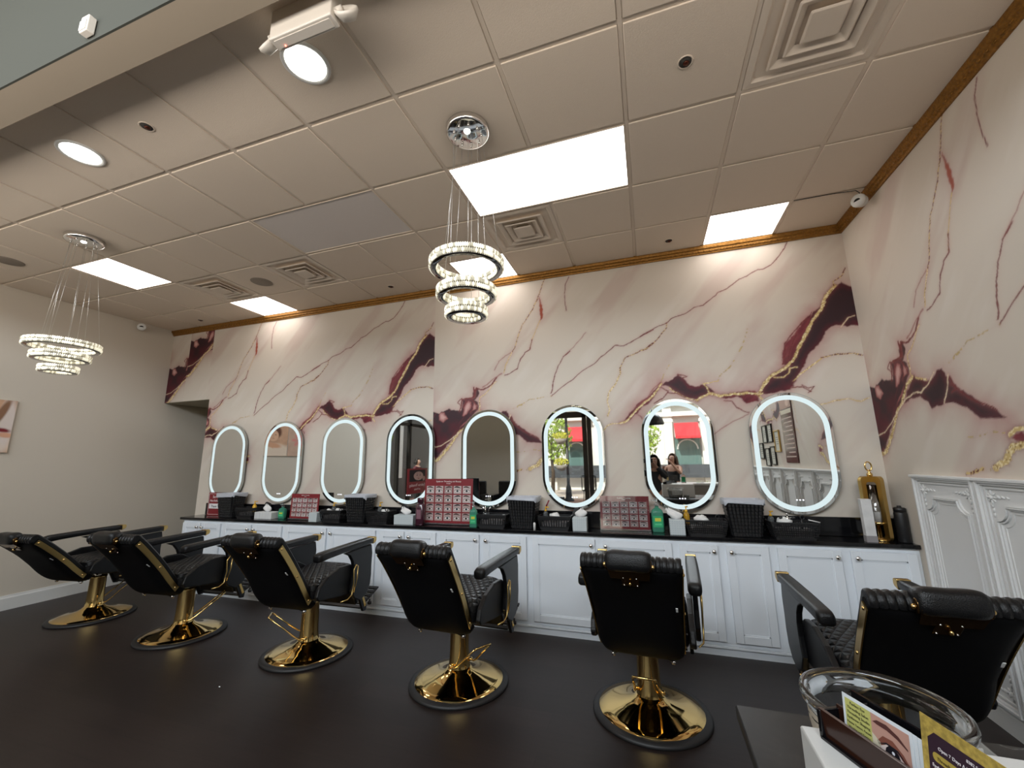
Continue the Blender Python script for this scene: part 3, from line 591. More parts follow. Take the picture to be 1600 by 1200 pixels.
# ------------------------------------------------------------------ barber chairs
M_lea=mat('black_leather',(.0045,.0045,.005),.33,0,.42,bump=.25,bscale=260); M_cloth=mat('black_shell',(.0022,.0022,.0026),.6,0,.15)
M_rub=mat('black_rubber',(.014,.013,.013),.5); M_gbr=mat('bronze_gold_plate',(.13,.075,.03),.16,.95)
M_steel=mat('black_steel',(.005,.005,.0055),.32,0.,.4)
ml=bpy.data.materials.new('quilted_leather'); ml.use_nodes=True; nt=ml.node_tree; bs=nt.nodes['Principled BSDF']; bs.inputs['Base Color'].default_value=(.006,.006,.0065,1); bs.inputs['Roughness'].default_value=.36; bs.inputs['Specular IOR Level'].default_value=.42
tc=nt.nodes.new('ShaderNodeTexCoord'); hs=[]
for a in(.62,-.62):
    mp=nt.nodes.new('ShaderNodeMapping'); mp.inputs['Rotation'].default_value=(0,0,a); nt.links.new(tc.outputs['Object'],mp.inputs[0])
    w=nt.nodes.new('ShaderNodeTexWave'); w.inputs['Scale'].default_value=7.5; w.bands_direction='X'; nt.links.new(mp.outputs[0],w.inputs['Vector']); hs.append(w)
mn=nt.nodes.new('ShaderNodeMath'); mn.operation='MINIMUM'; nt.links.new(hs[0].outputs['Fac'],mn.inputs[0]); nt.links.new(hs[1].outputs['Fac'],mn.inputs[1])
pw=nt.nodes.new('ShaderNodeMath'); pw.operation='POWER'; pw.inputs[1].default_value=.35; nt.links.new(mn.outputs[0],pw.inputs[0])
bp=nt.nodes.new('ShaderNodeBump'); bp.inputs['Strength'].default_value=.8; bp.inputs['Distance'].default_value=.012; nt.links.new(pw.outputs[0],bp.inputs['Height']); nt.links.new(bp.outputs[0],bs.inputs['Normal'])
def make_chair(label):
    t=thing('barber_chair',label,'barber chair',(0,0,0),0,'black and gold reclining barber chairs')
    # base
    b=MB(); b.lathe([(.285,.0),(.338,0),(.340,.010),(.334,.020),(.302,.026),(.285,.022)],56,M_rub); b.obj('floor_ring',M_rub,t)
    b=MB(); b.lathe([(.304,.018),(.300,.027),(.25,.034),(.18,.048),(.12,.068),(.090,.086),(.075,.104),(.0,.104)],64,M_gold); b.obj('base_plate',M_gold,t)
    b=MB(); b.lathe([(.080,.09),(.074,.112),(.069,.14),(.066,.20),(.064,.37),(.067,.375),(.067,.392),(.0,.392)],40,M_gold); b.obj('column',M_gold,t)
    b=MB(); b.lathe([(.032,.39),(.032,.455),(0,.455)],24,M_chrome); b.obj('piston',M_chrome,t)
    # pump lever: long loop leaving the column
    b=MB(); L=[]
    for s in(-1,1): b.tube([(s*.078,-.01,.125),(s*.080,-.06,.130),(s*.076,-.10,.155),(s*.066,-.18,.22),(s*.062,-.28,.30)],.0065,8,M_gold)
    b.tube([(-.062,-.28,.30),(-.055,-.292,.308),(.055,-.292,.308),(.062,-.28,.30)],.0065,8,M_gold)
    for s in(-1,1): b.lathe([(0,-.012),(.011,-.012),(.011,.012),(0,.012)],10,M_gold,c=(s*.079,-.02,.127),rot=(0,PI/2,0))
    b.obj('pump_lever',M_gold,t)
    # under-seat mechanism
    b=MB(); b.box((0,-.02,.462),(.30,.34,.022),M_steel,bev=.004); b.box((0,-.02,.442),(.16,.16,.03),M_steel)
    for s in(-1,1):
        b.tube([(s*.13,-.16,.455),(s*.16,-.25,.395),(s*.12,-.30,.44)],.009,6,M_steel); b.tube([(s*.16,-.10,.44),(s*.17,.08,.41),(s*.17,.26,.40)],.009,6,M_steel)
        b.lathe([(0,-.01),(.012,-.01),(.012,.01),(0,.01)],10,M_chrome,c=(s*.16,-.25,.395),rot=(0,PI/2,0))
    b.obj('mechanism',M_steel,t)
    # seat
    b=MB()
    def sf(u,v):
        x=(u-.5)*.50; y=-.27+v*.55; e=(1-abs(2*u-1)**6)*(1-abs(2*v-1)**8); return (x*(1-.02*(1-e)),y,.545+.075*e+.035*v-.02*math.sin(PI*v)*e)
    b.grid(sf,24,24,ml); 
    lp=rrect(.50,.55,.05,4,0,.005); loft(b,[([(x*.98,y*.98) for x,y in lp],.475),(lp,.49),(lp,.55),([(x*.985,y*.985) for x,y in lp],.578)],M_lea,True,True,False)
    b.obj('seat',ml,t)
    # side skirts under the arms
    for s in(-1,1):
        b=MB(); b.prism([(-.27,.50),(-.25,.47),(-.05,.44),(.10,.425),(.20,.43),(.235,.50),(.20,.60),(.10,.655),(-.02,.66),(-.16,.62),(-.25,.56)],'x',s*.252,s*.285,M_lea); b.obj('side_skirt',M_lea,t,bevel=.008)
    # arms
    for s in(-1,1):
        b=MB(); P=[(.335,.775),(.350,.70),(.345,.60),(.348,.52),(.335,.44),(.29,.375),(.21,.345),(.13,.385),(.085,.46),(.105,.56),(.105,.63),(.085,.685),(.045,.735),(-.02,.765)]
        b.prism(P,'x',s*.288,s*.318,M_steel); p=b.obj('arm_panel',M_lea,t,bevel=.006)
        b=MB(); sec=lambda w,h,dz:[( (s*.300)+x,z+dz) for x,z in rrect(w,h,min(w,h)*.33,4)]
        R=[]
        for y,w,h,z in((-.325,.040,.030,.786),(-.320,.066,.056,.788),(-.29,.074,.066,.792),(-.22,.074,.060,.797),(-.05,.076,.056,.803),(.15,.076,.056,.806),(.30,.072,.054,.808),(.335,.068,.050,.808)):
            R.append([b.bm.verts.new((q[0],y,q[1])) for q in sec(w,h,z)])
        fs=[]
        for A,B in zip(R,R[1:]):
            for i in range(len(A)): fs.append(b.bm.faces.new((A[i],A[(i+1)%len(A)],B[(i+1)%len(A)],B[i])))
        fs.append(b.bm.faces.new(R[0])); fs.append(b.bm.faces.new(R[-1])); b._fin([],fs,M_lea,True)
        a=b.obj('armrest',M_lea,t)
        b=MB(); b.prism([(.334,.778),(.372,.792),(.380,.806),(.378,.830),(.366,.836),(.334,.836)],'x',s*.300-.0345,s*.300+.0345,M_goldb); b.obj('gold_tip',M_goldb,a,bevel=.004)['label']='brushed gold arm tip'
    # recline lever on the right side
    b=MB(); b.tube([(.335,.13,.64),(.338,.10,.655),(.338,.075,.62),(.334,.085,.52),(.33,.075,.43),(.325,.03,.405),(.30,-.02,.40)],.0052,8,M_goldb)
    b.tube([(.335,.13,.64),(.335,.125,.55),(.33,.10,.44)],.0052,8,M_goldb); b.obj('recline_lever',M_goldb,t)['label']='gold recline lever loop'
    # back
    ctr=[(-.205,.428),(-.258,.475),(-.318,.56),(-.385,.67),(-.470,.795),(-.552,.905),(-.600,.962)]
    def frame(v):
        f=v*(len(ctr)-1); i=min(int(f),len(ctr)-2); k=f-i
        def cr(j): j=max(0,min(len(ctr)-1,j)); return Vector((0,*ctr[j]))
        p0,p1,p2,p3=cr(i-1),cr(i),cr(i+1),cr(i+2)
        p=.5*((2*p1)+(-p0+p2)*k+(2*p0-5*p1+4*p2-p3)*k*k+(-p0+3*p1-3*p2+p3)*k**3)
        d=(.5*((-p0+p2)+2*(2*p0-5*p1+4*p2-p3)*k+3*(-p0+3*p1-3*p2+p3)*k*k)).normalized()
        return p,d,Vector((0,-d.z,d.y))   # rearward normal
    b=MB()
    def rear(u,v):
        p,d,n=frame(v); w=.195+.055*min(1,v*1.0)+.02*math.sin(PI*min(1,v*2))*(v<.5); e=1-abs(2*u-1)**10
        q=p-n*-1*(.030+.022*e*(1-abs(2*v-1)**6)+.020*e*max(0,math.sin(PI*min(1,v*1.5)))) ; return ((u-.5)*2*w,q.y,q.z)
    b.grid(rear,20,20,M_cloth)
    # rim joining rear shell and cushion
    rim=[]
    for u,v in [(0,i/20) for i in range(21)]+[(i/20,1) for i in range(1,21)]+[(1,1-i/20) for i in range(1,21)]+[(1-i/20,0) for i in range(1,20)]:
        p,d,n=frame(v); w=.215+.035*v; rim.append((Vector(rear(u,v)),Vector(((u-.5)*2*w,p.y-n.y*.012,p.z-n.z*.012))))
    A=[b.bm.verts.new(a) for a,_ in rim]; B=[b.bm.verts.new(c) for _,c in rim]; fs=[b.bm.faces.new((A[i],B[i],B[(i+1)%len(A)],A[(i+1)%len(A)])) for i in range(len(A))]; b._fin([],fs,M_cloth,True)
    b.bm.faces.ensure_lookup_table(); bmesh.ops.remove_doubles(b.bm,verts=b.bm.verts,dist=.0005)
    bk=b.obj('backrest',M_cloth,t)
    b=MB()
    def front(u,v):
        w=.208+.038*min(v,1); vv=v
        ch=abs(math.sin(PI*u*16))**.5
        if v<=1:
            p,d,n=frame(v); th=.034+.011*ch; q=p-n*th
        else:
            p,d,n=frame(1); a=(v-1)/.25*PI*.92; r=.036+.008*ch; c0=p-n*.0; q=c0+(-n*math.cos(a)+d*math.sin(a))*r
        return ((u-.5)*2*w,q.y,q.z)
    b.grid(lambda u,v:front(u,v*1.25),128,34,M_lea); 
    for s in(0,1):  # close the sides
        pr_=[Vector(front(s,i/34*1.25)) for i in range(35)]; c_=[b.bm.verts.new(q) for q in pr_]; dd=[]
        for i in range(35):
            v=min(i/34*1.25,1); p,d,n=frame(v); dd.append(b.bm.verts.new(((s-.5)*2*(.208+.038*v),p.y+n.y*.014,p.z+n.z*.014)))
        fs=[b.bm.faces.new((c_[i],c_[i+1],dd[i+1],dd[i])) for i in range(34)]; b._fin([],fs,M_lea,True)
    b.obj('back_cushion',M_lea,bk)['label']='channel-tufted leather back cushion'
    for s in(-1,1):   # gold strip down each side of the back
        b=MB(); V=[]
        for i in range(15):
            v=.17+.77*i/14; p,d,n=frame(v); w=.215+.035*v+.003
            V.append([b.bm.verts.new((s*(w+dx),*( (p+n*o_).yz))) for dx,o_ in((-.004,-.006),(.002,-.006),(.002,.034),(-.004,.034))])
        fs=[]
        for A,B in zip(V,V[1:]):
            for k in range(4): fs.append(b.bm.faces.new((A[k],A[(k+1)%4],B[(k+1)%4],B[k])))
        fs.append(b.bm.faces.new(V[0])); fs.append(b.bm.faces.new(V[-1])); b._fin([],fs,M_goldb,False)
        st=b.obj('side_strip',M_goldb,t); st['label']='gold metal side strip'
        b=MB()
        for v in(.22,.55,.90):
            p,d,n=frame(v); w=.215+.035*v+.004; q=p+n*.014; b.ball((s*w,q.y,q.z),.0085,M_gold,(.8,1,1),10,8)
        b.obj('screws',M_gold,st)
    # adjuster plate + bracket + head cushion
    p,d,n=frame(.93); 
    R3=Matrix((( -1,0,0),)*3) if False else Matrix.Rotation(math.atan2(-d.y,d.z),3,'X')
    b=MB(); q=frame(.86)[0]+frame(.86)[2]*.058; b.box((0,q.y,q.z),(.085,.006,.075),M_gbr,rot=R3,bev=.002)
    for sx in(-1,1):
        for sz in(-1,1):
            w_=R3@Vector((sx*.032,-.004,sz*.028)); b.ball((w_.x,q.y+w_.y,q.z+w_.z),.004,M_chrome,u=8,v=6)
    w_=R3@Vector((0,-.014,.0)); b.ball((w_.x,q.y+w_.y,q.z+w_.z),.010,M_gold,(.8,1.2,1.1),10,8); b.obj('adjuster_plate',M_gbr,t)
    b=MB(); b.prism([(-.095,-.055),(.095,-.055),(.104,.035),(-.104,.035)],'y',-.006,.0,M_gbr); b.bm.transform(Matrix.Translation((0,-.655,.938))@Matrix.Rotation(math.atan2(-d.y,d.z),4,'X')); 
    br_=b.obj('headrest_bracket',M_gbr,t)
    b=MB(); R=[]
    for i in range(17):
        x=-.108+.216*i/16; e=max(0,1-abs(2*i/16-1)**7); s_=.70+.30*e; h_=.102*s_*(.95+.08*abs(2*i/16-1)); w_=.080*s_
        R.append([b.bm.verts.new((x,*(Vector((0,-.645,.985))+Matrix.Rotation(-.15,3,'X')@Vector((0,a,c))).yz)) for a,c in rrect(w_*1.2,h_,.034*s_,5)])
    fs=[]
    for A,B in zip(R,R[1:]):
        for i in range(len(A)): fs.append(b.bm.faces.new((A[i],A[(i+1)%len(A)],B[(i+1)%len(A)],B[i])))
    fs.append(b.bm.faces.new(R[0])); fs.append(b.bm.faces.new(R[-1])); b._fin([],fs,M_lea,True)
    hd=b.obj('headrest',M_lea,t)
    for s in(-1,1):
        b=MB(); b.ball((s*.1075,-.655,.968),.022,M_gbr,(.25,1,1.3),12,8); b.ball((s*.115,-.655,.965),.0105,M_gold,(1,1,1),10,8)
        b.obj('pivot_knob',M_gold,hd)['label']='gold headrest pivot knob'
    # foot rest
    for s in(-1,1):
        b=MB(); b.prism([(.235,.47),(.275,.475),(.375,.26),(.365,.215),(.325,.22),(.22,.43)],'x',s*.245,s*.268,M_steel); fa=b.obj('footrest_arm',M_steel,t,bevel=.004)
        b=MB(); b.prism([(.250,.445),(.272,.450),(.358,.262),(.336,.255)],'x',s*.269-.001,s*.269+.003,M_goldb)
        for yy,zz in((.264,.432),(.344,.272)): b.ball((s*.273,yy,zz),.006,M_gold,u=8,v=6)
        b.obj('gold_strip',M_goldb,fa)
    b=MB(); b.prism([(.215,.465),(.25,.48),(.335,.29),(.30,.27)],'x',-.21,.21,M_lea); b.obj('leg_pad',M_lea,t,bevel=.012)
    b=MB(); 
    for q in range(6):
        yy=.345+.048*q; b.box((0,yy,.245+.018*q),(.46,.030,.012),M_steel,rot=(.36,0,0))
    for s in(-1,0,1): b.box((s*.215,.465,.285),(.018,.27,.014),M_steel,rot=(.36,0,0))
    fp=b.obj('foot_plate',M_steel,t)
    for s in(-1,1): b=MB(); b.lathe([(0,-.02),(.016,-.02),(.018,0),(.008,.004),(.008,.022),(0,.022)],12,M_rub,c=(s*.235,.46,.255)); b.obj('foot_stop',M_rub,fp)
    # small white tag on the back
    b=MB(); p,d,n=frame(.62); q=p+n*.050; b.box((.205,q.y,q.z),(.010,.003,.03),M_white,rot=R3); b.obj('care_tag',M_white,bk)
    return t
CH=[(-5.50,2.955,.10,2.9,'reclined black and gold barber chair nearest the plain left wall'),
(-4.11,2.895,.06,2.35,'black and gold barber chair second from the left wall, its foot plate toward the counter'),
(-2.715,2.925,.03,-.95,'black and gold barber chair third from the left wall, gold side strip facing the viewer'),
(-1.345,2.86,-.05,1.05,'fourth barber chair in the row, its gold pump lever pointing toward the panelled wall'),
(-.093,2.872,-.06,0,'black barber chair seen squarely from behind, gold pump loop standing in front of its column'),
(1.035,2.73,.0,.4,'black and gold barber chair nearest the white panelled wall, behind the glass jar')]
c0=make_chair(CH[0][4])
for i,(x,y,r,lv,lab) in enumerate(CH):
    c=c0 if i==0 else dup(c0,(x,y,0),r,lab)
    c.location=(x,y,0); c.rotation_euler.z=r
    ang=(.22,.10,.04,0,0,0)[i]
    for ch in c.children:
        if ch.name.startswith(('backrest','side_strip','adjuster_plate','headrest')):
            Rm=Matrix.Rotation(ang,3,'X'); pv=Vector((0,-.22,.47)); ch.rotation_euler.x=ang; ch.location=pv-Rm@pv
        if i==5 and not ch.name.startswith(('floor_ring','base_plate','column','pump_lever','piston')): ch.location.z-=.05
        if ch.name.startswith('pump_lever'): ch.rotation_euler.z=lv
# ------------------------------------------------------------------ things on the counter
ZC0=ZT
M_wov=mat('black_woven_plastic',(.013,.013,.014),.35); M_lin=mat('bin_liner',(.42,.44,.48),.3,0,.6,bump=.6,bscale=30); M_paper=mat('white_paper',(.75,.74,.72),.8)
M_clear=mat('clear_plastic',(.85,.9,.9),.08,0,.5,trans=.9,ior=1.3); M_green=mat('green_gel',(.10,.42,.28),.12,0,.5,trans=.5,ior=1.3)
M_yel=mat('yellow_plastic',(.75,.42,.03),.35); M_pur=mat('purple_bottle',(.045,.010,.020),.18,0,.6,coat=.5); M_red=pc('7e2229',.4)
M_load=mat('basket_contents',(.16,.15,.15),.7,var=.6,vscale=30)
BL=['tall black woven waste bin with a white liner beside the red notice','tall black ribbed waste bin with a liner under the fourth oval mirror','tall black woven waste bin beside the lamp-post mirror','tall black woven waste bin between the two lattice baskets at the right']
def bin_(x,y,label,w=.27,d=.20,h=.285,rz=0):
    t=thing('waste_bin',label,'waste bin',(x,y,ZC0),rz,'black bins on the counter')
    b=MB(); n=5
    def L(s,dz): return (rrect(w*s,d*s,.03*s,n),dz)
    loft(b,[L(.74,0),L(.75,.004),L(1,h-.01),L(1.04,h-.008),L(1.04,h),L(.97,h),L(.72,.01)],M_wov,True,True,True)
    body=b.obj('body',M_wov,t)
    b=MB()
    for i in range(9):
        for s in(-1,1):
            u=(i/8-.5)
            for q in range(9):
                f=.06+.88*q/9; k=.74+.26*f; kk=.74+.26*(f+.05)
                x0=u*(w-.05)*k; b.box((x0,s*(d/2*k+.0015),f*h),(w*.062,.008,h*.088),M_wov,bev=.002,seg=1)
    for s in(-1,1):
        for i in range(6):
            u=(i/5-.5)
            for q in range(9):
                f=.06+.88*q/9; k=.74+.26*f; b.box((s*(w/2*k+.0015),u*(d-.05)*k,f*h),(.006,d*.11,h*.085),M_wov,bev=.002,seg=1)
    b.obj('weave',M_wov,t)
    b=MB(); R=random.Random(int(x*10)); P=rrect(w*1.07,d*1.08,.03,n); Q=rrect(w*.96,d*.94,.03,n); J=[R.uniform(-.012,.006) for _ in P]
    loops=[([(p[0]*.985,p[1]*.985) for p in P],None)]
    A=[b.bm.verts.new((p[0],p[1],h-.030+j*1.6)) for p,j in zip(P,J)]; B=[b.bm.verts.new((p[0]*1.01,p[1]*1.01,h+.006+j*.4)) for p,j in zip(P,J)]; C=[b.bm.verts.new((p[0],p[1],h+.004)) for p in Q]; D=[b.bm.verts.new((p[0]*.75,p[1]*.75,h*.4)) for p in Q]
    fs=[]
    for U_,V_ in((A,B),(B,C),(C,D)):
        for i in range(len(P)): fs.append(b.bm.faces.new((U_[i],U_[(i+1)%len(P)],V_[(i+1)%len(P)],V_[i])))
    b._fin([],fs,M_lin,True); b.obj('liner',M_lin,t)
    return t
bin_(-4.93,3.875,BL[0]); bin_(-3.03,3.875,BL[1]); bin_(-1.16,3.875,BL[2],.28); bin_(.705,3.885,BL[3],.28)
def lattice(b,fn,nu,nv,hole,m):
    # open lattice: quads with a hole, drawn as four strips each
    for i in range(nu):
        for j in range(nv):
            c=[Vector(fn((i+a)/nu,(j+d)/nv)) for a,d in((0,0),(1,0),(1,1),(0,1))]; cc=sum(c,Vector())/4
            q=[cc+(p-cc)*hole for p in c]; V=[b.bm.verts.new(p) for p in c]; W=[b.bm.verts.new(p) for p in q]
            fs=[b.bm.faces.new((V[k],V[(k+1)%4],W[(k+1)%4],W[k])) for k in range(4)]; b._fin([],fs,m,False)
def basket(x,y,label,kind,w=.33,d=.19,h=.125,rz=0):
    t=thing('storage_basket',label,'basket',(x,y,ZC0),rz,'small black plastic baskets on the counter')
    k0=.86; b=MB()
    def side(sx,sy):
        def f(u,v):
            k=k0+(1-k0)*v; z=.012+v*(h-.026)
            if kind=='lat' : pass
            return ((u-.5)*w*k,sy*d/2*k,z) if sy else (sx*w/2*k,(u-.5)*d*k,z)
        return f
    nu,nv,ho=(20,6,.62) if kind=='lat' else ((12,1,.55))
    nd,_=(11,6) if kind=='lat' else (7,1)
    for sy in(-1,1): lattice(b,side(0,sy),nu,nv,ho,M_wov)
    for sx in(-1,1): lattice(b,side(sx,0),nd,nv,ho,M_wov)
    bmesh.ops.remove_doubles(b.bm,verts=b.bm.verts,dist=.0004)
    o=b.obj('lattice_sides',M_wov,t,solid=.004)
    b=MB(); b.ring(rrect(w*1.02,d*1.03,.02,4),rrect(w*.965,d*.95,.015,4),'z',h-.014,h,M_wov); b.obj('rim',M_wov,t)
    b=MB(); b.prism(rrect(w*k0,d*k0,.02,4),'z',0,.013,M_wov); b.prism(rrect(w*k0*.9,d*k0*.85,.02,4),'z',.013,h*.55,M_load); b.obj('floor_and_load',M_black,t)
    return t
basket(-4.615,3.862,'small black basket in front of the woven bin beside the red notice','bar',.26,.16)
basket(-3.345,3.862,'small black ribbed basket under the third oval mirror','bar',.28,.17)
basket(-2.745,3.862,'small black lattice basket with a yellow pump bottle, right of the ribbed bin','lat',.27,.17)
basket(-1.465,3.862,'black ribbed basket with a scissors jar under the all grey fifth mirror','bar',.31,.17)
basket(-.853,3.862,'black ribbed basket under the lamp-post mirror','bar',.30,.17)
basket(.412,3.862,'black lattice basket left of the tall bin under the awning mirror','lat',.315,.19)
basket(1.035,3.872,'black lattice basket holding a steel tap-shaped tool, nearest the lantern','lat',.325,.19)
def pump(x,y,z,label,cb,cc,r=.022,h=.09,grp='small pump bottles in the baskets'):
    t=thing('pump_bottle',label,'bottle',(x,y,z),random.uniform(0,2),grp)
    b=MB(); b.lathe([(0,0),(r,0),(r*1.05,.006),(r*1.05,h*.7),(r*.7,h*.86),(r*.4,h*.92),(0,h*.92)],18,cb); b.obj('body',cb,t)
    b=MB(); b.lathe([(0,h*.92),(r*.5,h*.92),(r*.5,h*1.06),(.004,h*1.08),(.004,h*1.28),(0,h*1.28)],12,cc); b.box((.012,0,h*1.30),(.04,.012,.010),cc,bev=.003); b.obj('pump_head',cc,t)
    return t
zb=ZC0+.072
pump(-4.565,3.89,zb,'yellow pump bottle in the basket beside the red notice bin',M_yel,M_yel)
pump(-3.40,3.90,zb,'yellow pump bottle in the ribbed basket under the third mirror',M_clear,M_yel)
pump(-2.79,3.90,zb,'yellow pump bottle in the lattice basket right of the ribbed bin',M_clear,M_yel,.022,.10)
pump(-.955,3.90,zb,'yellow pump bottle in the basket under the lamp-post mirror',M_clear,M_yel)
pump(.275,3.90,zb,'amber pump bottle in the lattice basket under the awning mirror',mat('amber_oil',(.55,.30,.02),.1,trans=.3),M_yel,.024,.11)
pump(.905,3.91,zb,'yellow pump bottle in the lattice basket nearest the lantern',M_clear,M_yel)
def blob(name,cat,x,y,z,label,m,r=.05,s=(1,.8,.5),seed=1,grp=None):
    R=random.Random(seed); b=MB(); vs=b.ico((0,0,r*s[2]),r,m,s,3,True)
    for v in vs: v.co*=1+.16*math.sin(v.co.x*90+seed)*math.cos(v.co.y*80+v.co.z*70)
    o=b.obj(name,m,loc=(x,y,z)); return tag(o,label,cat,grp)
M_cot=mat('cotton_white',(.72,.72,.70),.9,bump=.4,bscale=60)
for i,(x,l,r) in enumerate(((-3.43,'crumpled white cotton in the ribbed basket under the third mirror',.035),(-3.30,'white folded cotton pads beside the yellow pump, ribbed basket under the third mirror',.042),(-2.70,'white cotton heap in the lattice basket beside the ribbed bin',.045),(-.86,'clear bag of white cotton in the basket under the lamp-post mirror',.048),(.385,'white cotton heap in the lattice basket under the awning mirror',.055),(.985,'white cotton heap in the lattice basket nearest the lantern',.055))):
    blob('cotton_heap','cotton',x,3.865,ZC0+.088,l,M_cot,r,(1,.8,.6),i,'white cotton in the baskets')
def comb(x,y,z,label,rot):
    t=thing('styling_brush',label,'brush',(x,y,z),0,'black handled tools in the baskets'); 
    b=MB(); b.tube([(0,0,0),(.004,0,.03),(.016,0,.065)],[.006,.007,.005],8,M_black); b.lathe([(.012,-.003),(.017,-.003),(.017,.003),(.012,.003),(.012,-.003)],14,M_black,rot=(PI/2,0,0),c=(.022,0,.082)); b.obj('handle',M_black,t); t.rotation_euler=rot
comb(-3.20,3.84,ZC0+.06,'black handled tool leaning out of the ribbed basket under the third mirror',(0,-1.0,0))
comb(-2.63,3.84,ZC0+.06,'black handled tool leaning out of the lattice basket beside the ribbed bin',(0,-.7,0))
comb(.52,3.86,ZC0+.06,'black handled tool leaning out of the lattice basket under the awning mirror',(0,-.4,0))
comb(1.10,3.86,ZC0+.07,'black looped scissor handle standing in the basket nearest the lantern',(0,-.15,0))
# steel tap-like tool and white stick
t=thing('steel_dispenser','small steel dispenser with two black knobs in the basket nearest the lantern','dispenser',(1.005,3.85,ZC0+.135))
b=MB(); b.lathe([(0,0),(.012,0),(.014,.012),(.006,.02),(.006,.04),(.012,.045),(0,.052)],12,M_chrome); b.tube([(-.035,0,.014),(.035,0,.014)],.005,8,M_chrome); b.obj('spout',M_chrome,t)
for s in(-1,1): b=MB(); b.ball((s*.042,0,.014),.012,M_black,(1.3,1,.8)); b.obj('knob',M_black,t)
b=MB(); b.tube([(0,0,0),(.075,0,-.018)],.004,6,M_paper); tag(b.obj('white_stick',M_paper,loc=(1.13,3.80,ZC0+.145)),'thin white stick poking from the basket nearest the lantern','stick')
# scissors jar with brushes
t=thing('tool_jar','clear jar of black brushes and steel scissors in the basket under the grey fifth mirror','jar',(-1.545,3.87,ZC0+.070))
b=MB(); b.lathe([(0,0),(.03,0),(.032,.06),(.030,.062),(.028,.004),(0,.004)],18,M_clear); b.obj('glass',M_clear,t)
for i in range(6):
    b=MB(); a=i*1.05; b.tube([(0,0,.01),(.03*math.cos(a),.02*math.sin(a),.09),(.045*math.cos(a),.03*math.sin(a),.115)],[.003,.004,.007],6,M_black if i%2 else M_chrome); b.obj('tool',M_black,t)
b=MB(); b.lathe([(0,0),(.018,0),(.018,.028),(.014,.032),(0,.032)],14,M_paper); tag(b.obj('cream_pot',M_paper,loc=(-1.36,3.86,ZC0+.085)),'small white cream pot in the basket under the grey fifth mirror','pot')
b=MB(); b.lathe([(0,0),(.011,0),(.011,.055),(.009,.066),(0,.068)],14,M_paper); tag(b.obj('white_vial',M_paper,loc=(-1.03,3.765,ZC0)),'tiny white vial standing at the foot of the bin beside the lamp-post mirror','vial')
# sanitizer bottles
def sanit(x,y,w,h,label):
    t=thing('sanitizer_bottle',label,'bottle',(x,y,ZC0),.1,'green sanitizer bottles on the counter')
    b=MB(); L=lambda s,z:(rrect(w*s,w*.62*s,w*.2*s,5),z)
    loft(b,[L(.94,0),L(1,.008),L(1,h*.58),L(.85,h*.66),L(.32,h*.74),L(.30,h*.80)],M_green,True); b.obj('body',M_green,t)
    b=MB(); b.box((0,-w*.315,h*.32),(w*.8,.0015,h*.34),pc('2fa36b')); b.box((0,-w*.318,h*.38),(w*.5,.0015,h*.10),pc('c9c94a')); b.box((0,-w*.318,h*.24),(w*.55,.0015,h*.06),pc('58c08a')); b.obj('printed_label',None,t)
    b=MB(); b.lathe([(0,h*.80),(w*.2,h*.80),(w*.2,h*.86),(.006,h*.88),(.006,h*.95),(.012,h*.96),(.012,h),(0,h)],14,M_clear); b.box((-w*.22,0,h*.965),(w*.5,.016,.014),M_clear,bev=.004); b.obj('pump_head',M_clear,t)
sanit(-4.135,3.90,.085,.17,'small green sanitizer bottle between the long tissue box and the first eye chart')
sanit(-1.645,3.79,.075,.24,'tall green sanitizer bottle right of the large red eye chart')
sanit(.040,3.92,.10,.275,'large green sanitizer bottle right of the framed eye chart')
# tissue boxes
M_tis=bpy.data.materials.new('tissue_box_print'); M_tis.use_nodes=True; nt=M_tis.node_tree; bs=nt.nodes['Principled BSDF']; tc=nt.nodes.new('ShaderNodeTexCoord'); vo=nt.nodes.new('ShaderNodeTexVoronoi'); vo.inputs['Scale'].default_value=55; vo.inputs['Randomness'].default_value=0.
nt.links.new(tc.outputs['Object'],vo.inputs['Vector']); rp=nt.nodes.new('ShaderNodeValToRGB'); rp.color_ramp.elements[0].position=.28; rp.color_ramp.elements[0].color=(.22,.30,.34,1); rp.color_ramp.elements[1].position=.36; rp.color_ramp.elements[1].color=(.52,.57,.58,1)
nt.links.new(vo.outputs['Distance'],rp.inputs[0]); nt.links.new(rp.outputs[0],bs.inputs['Base Color'])
M_tis2=mat('tissue_box_ribbed',(.62,.63,.62),.7,var=.12,vscale=40,stretch=(3,3,.01))
def tissue(x,y,w,d,h,label,m,lean,rz=0,th=.075):
    t=thing('tissue_box',label,'tissue box',(x,y,ZC0),rz,'patterned tissue boxes on the counter')
    b=MB(); b.box((0,0,h/2),(w,d,h),m,bev=.003,seg=1); b.obj('carton',m,t)
    b=MB(); b.lathe([(0,0),(.035,0),(.035,.001),(0,.001)],18,M_lin,c=(0,0,h),sx=1.2,sy=.6); b.obj('slot_film',M_lin,t)
    if th:
        b=MB(); R=random.Random(int(x*77))
        def f(u,v):
            a=u*2*PI; r=(.012+.034*math.sin(PI*min(1,v*1.15)))*(1+.28*math.sin(3*a+v*4)); return (r*math.cos(a)*1.1+lean*v*v*.07,r*math.sin(a)*.45,h-.004+v*th*(1-.25*abs(math.sin(1.5*a))))
        b.grid(f,26,10,M_paper); b.obj('tissue',M_paper,t,solid=.0008)
tissue(-4.335,3.87,.26,.12,.078,'long low white tissue box between the first basket and the green bottle',M_tis2,-.3,.0,.10)
tissue(-3.545,3.79,.11,.09,.10,'pale closed tissue box in front of the first eye chart',M_tis,0,0,0)
tissue(-2.43,3.85,.22,.12,.095,'pale blue tissue box beside the purple bottle',M_tis,-.6,.05,.085)
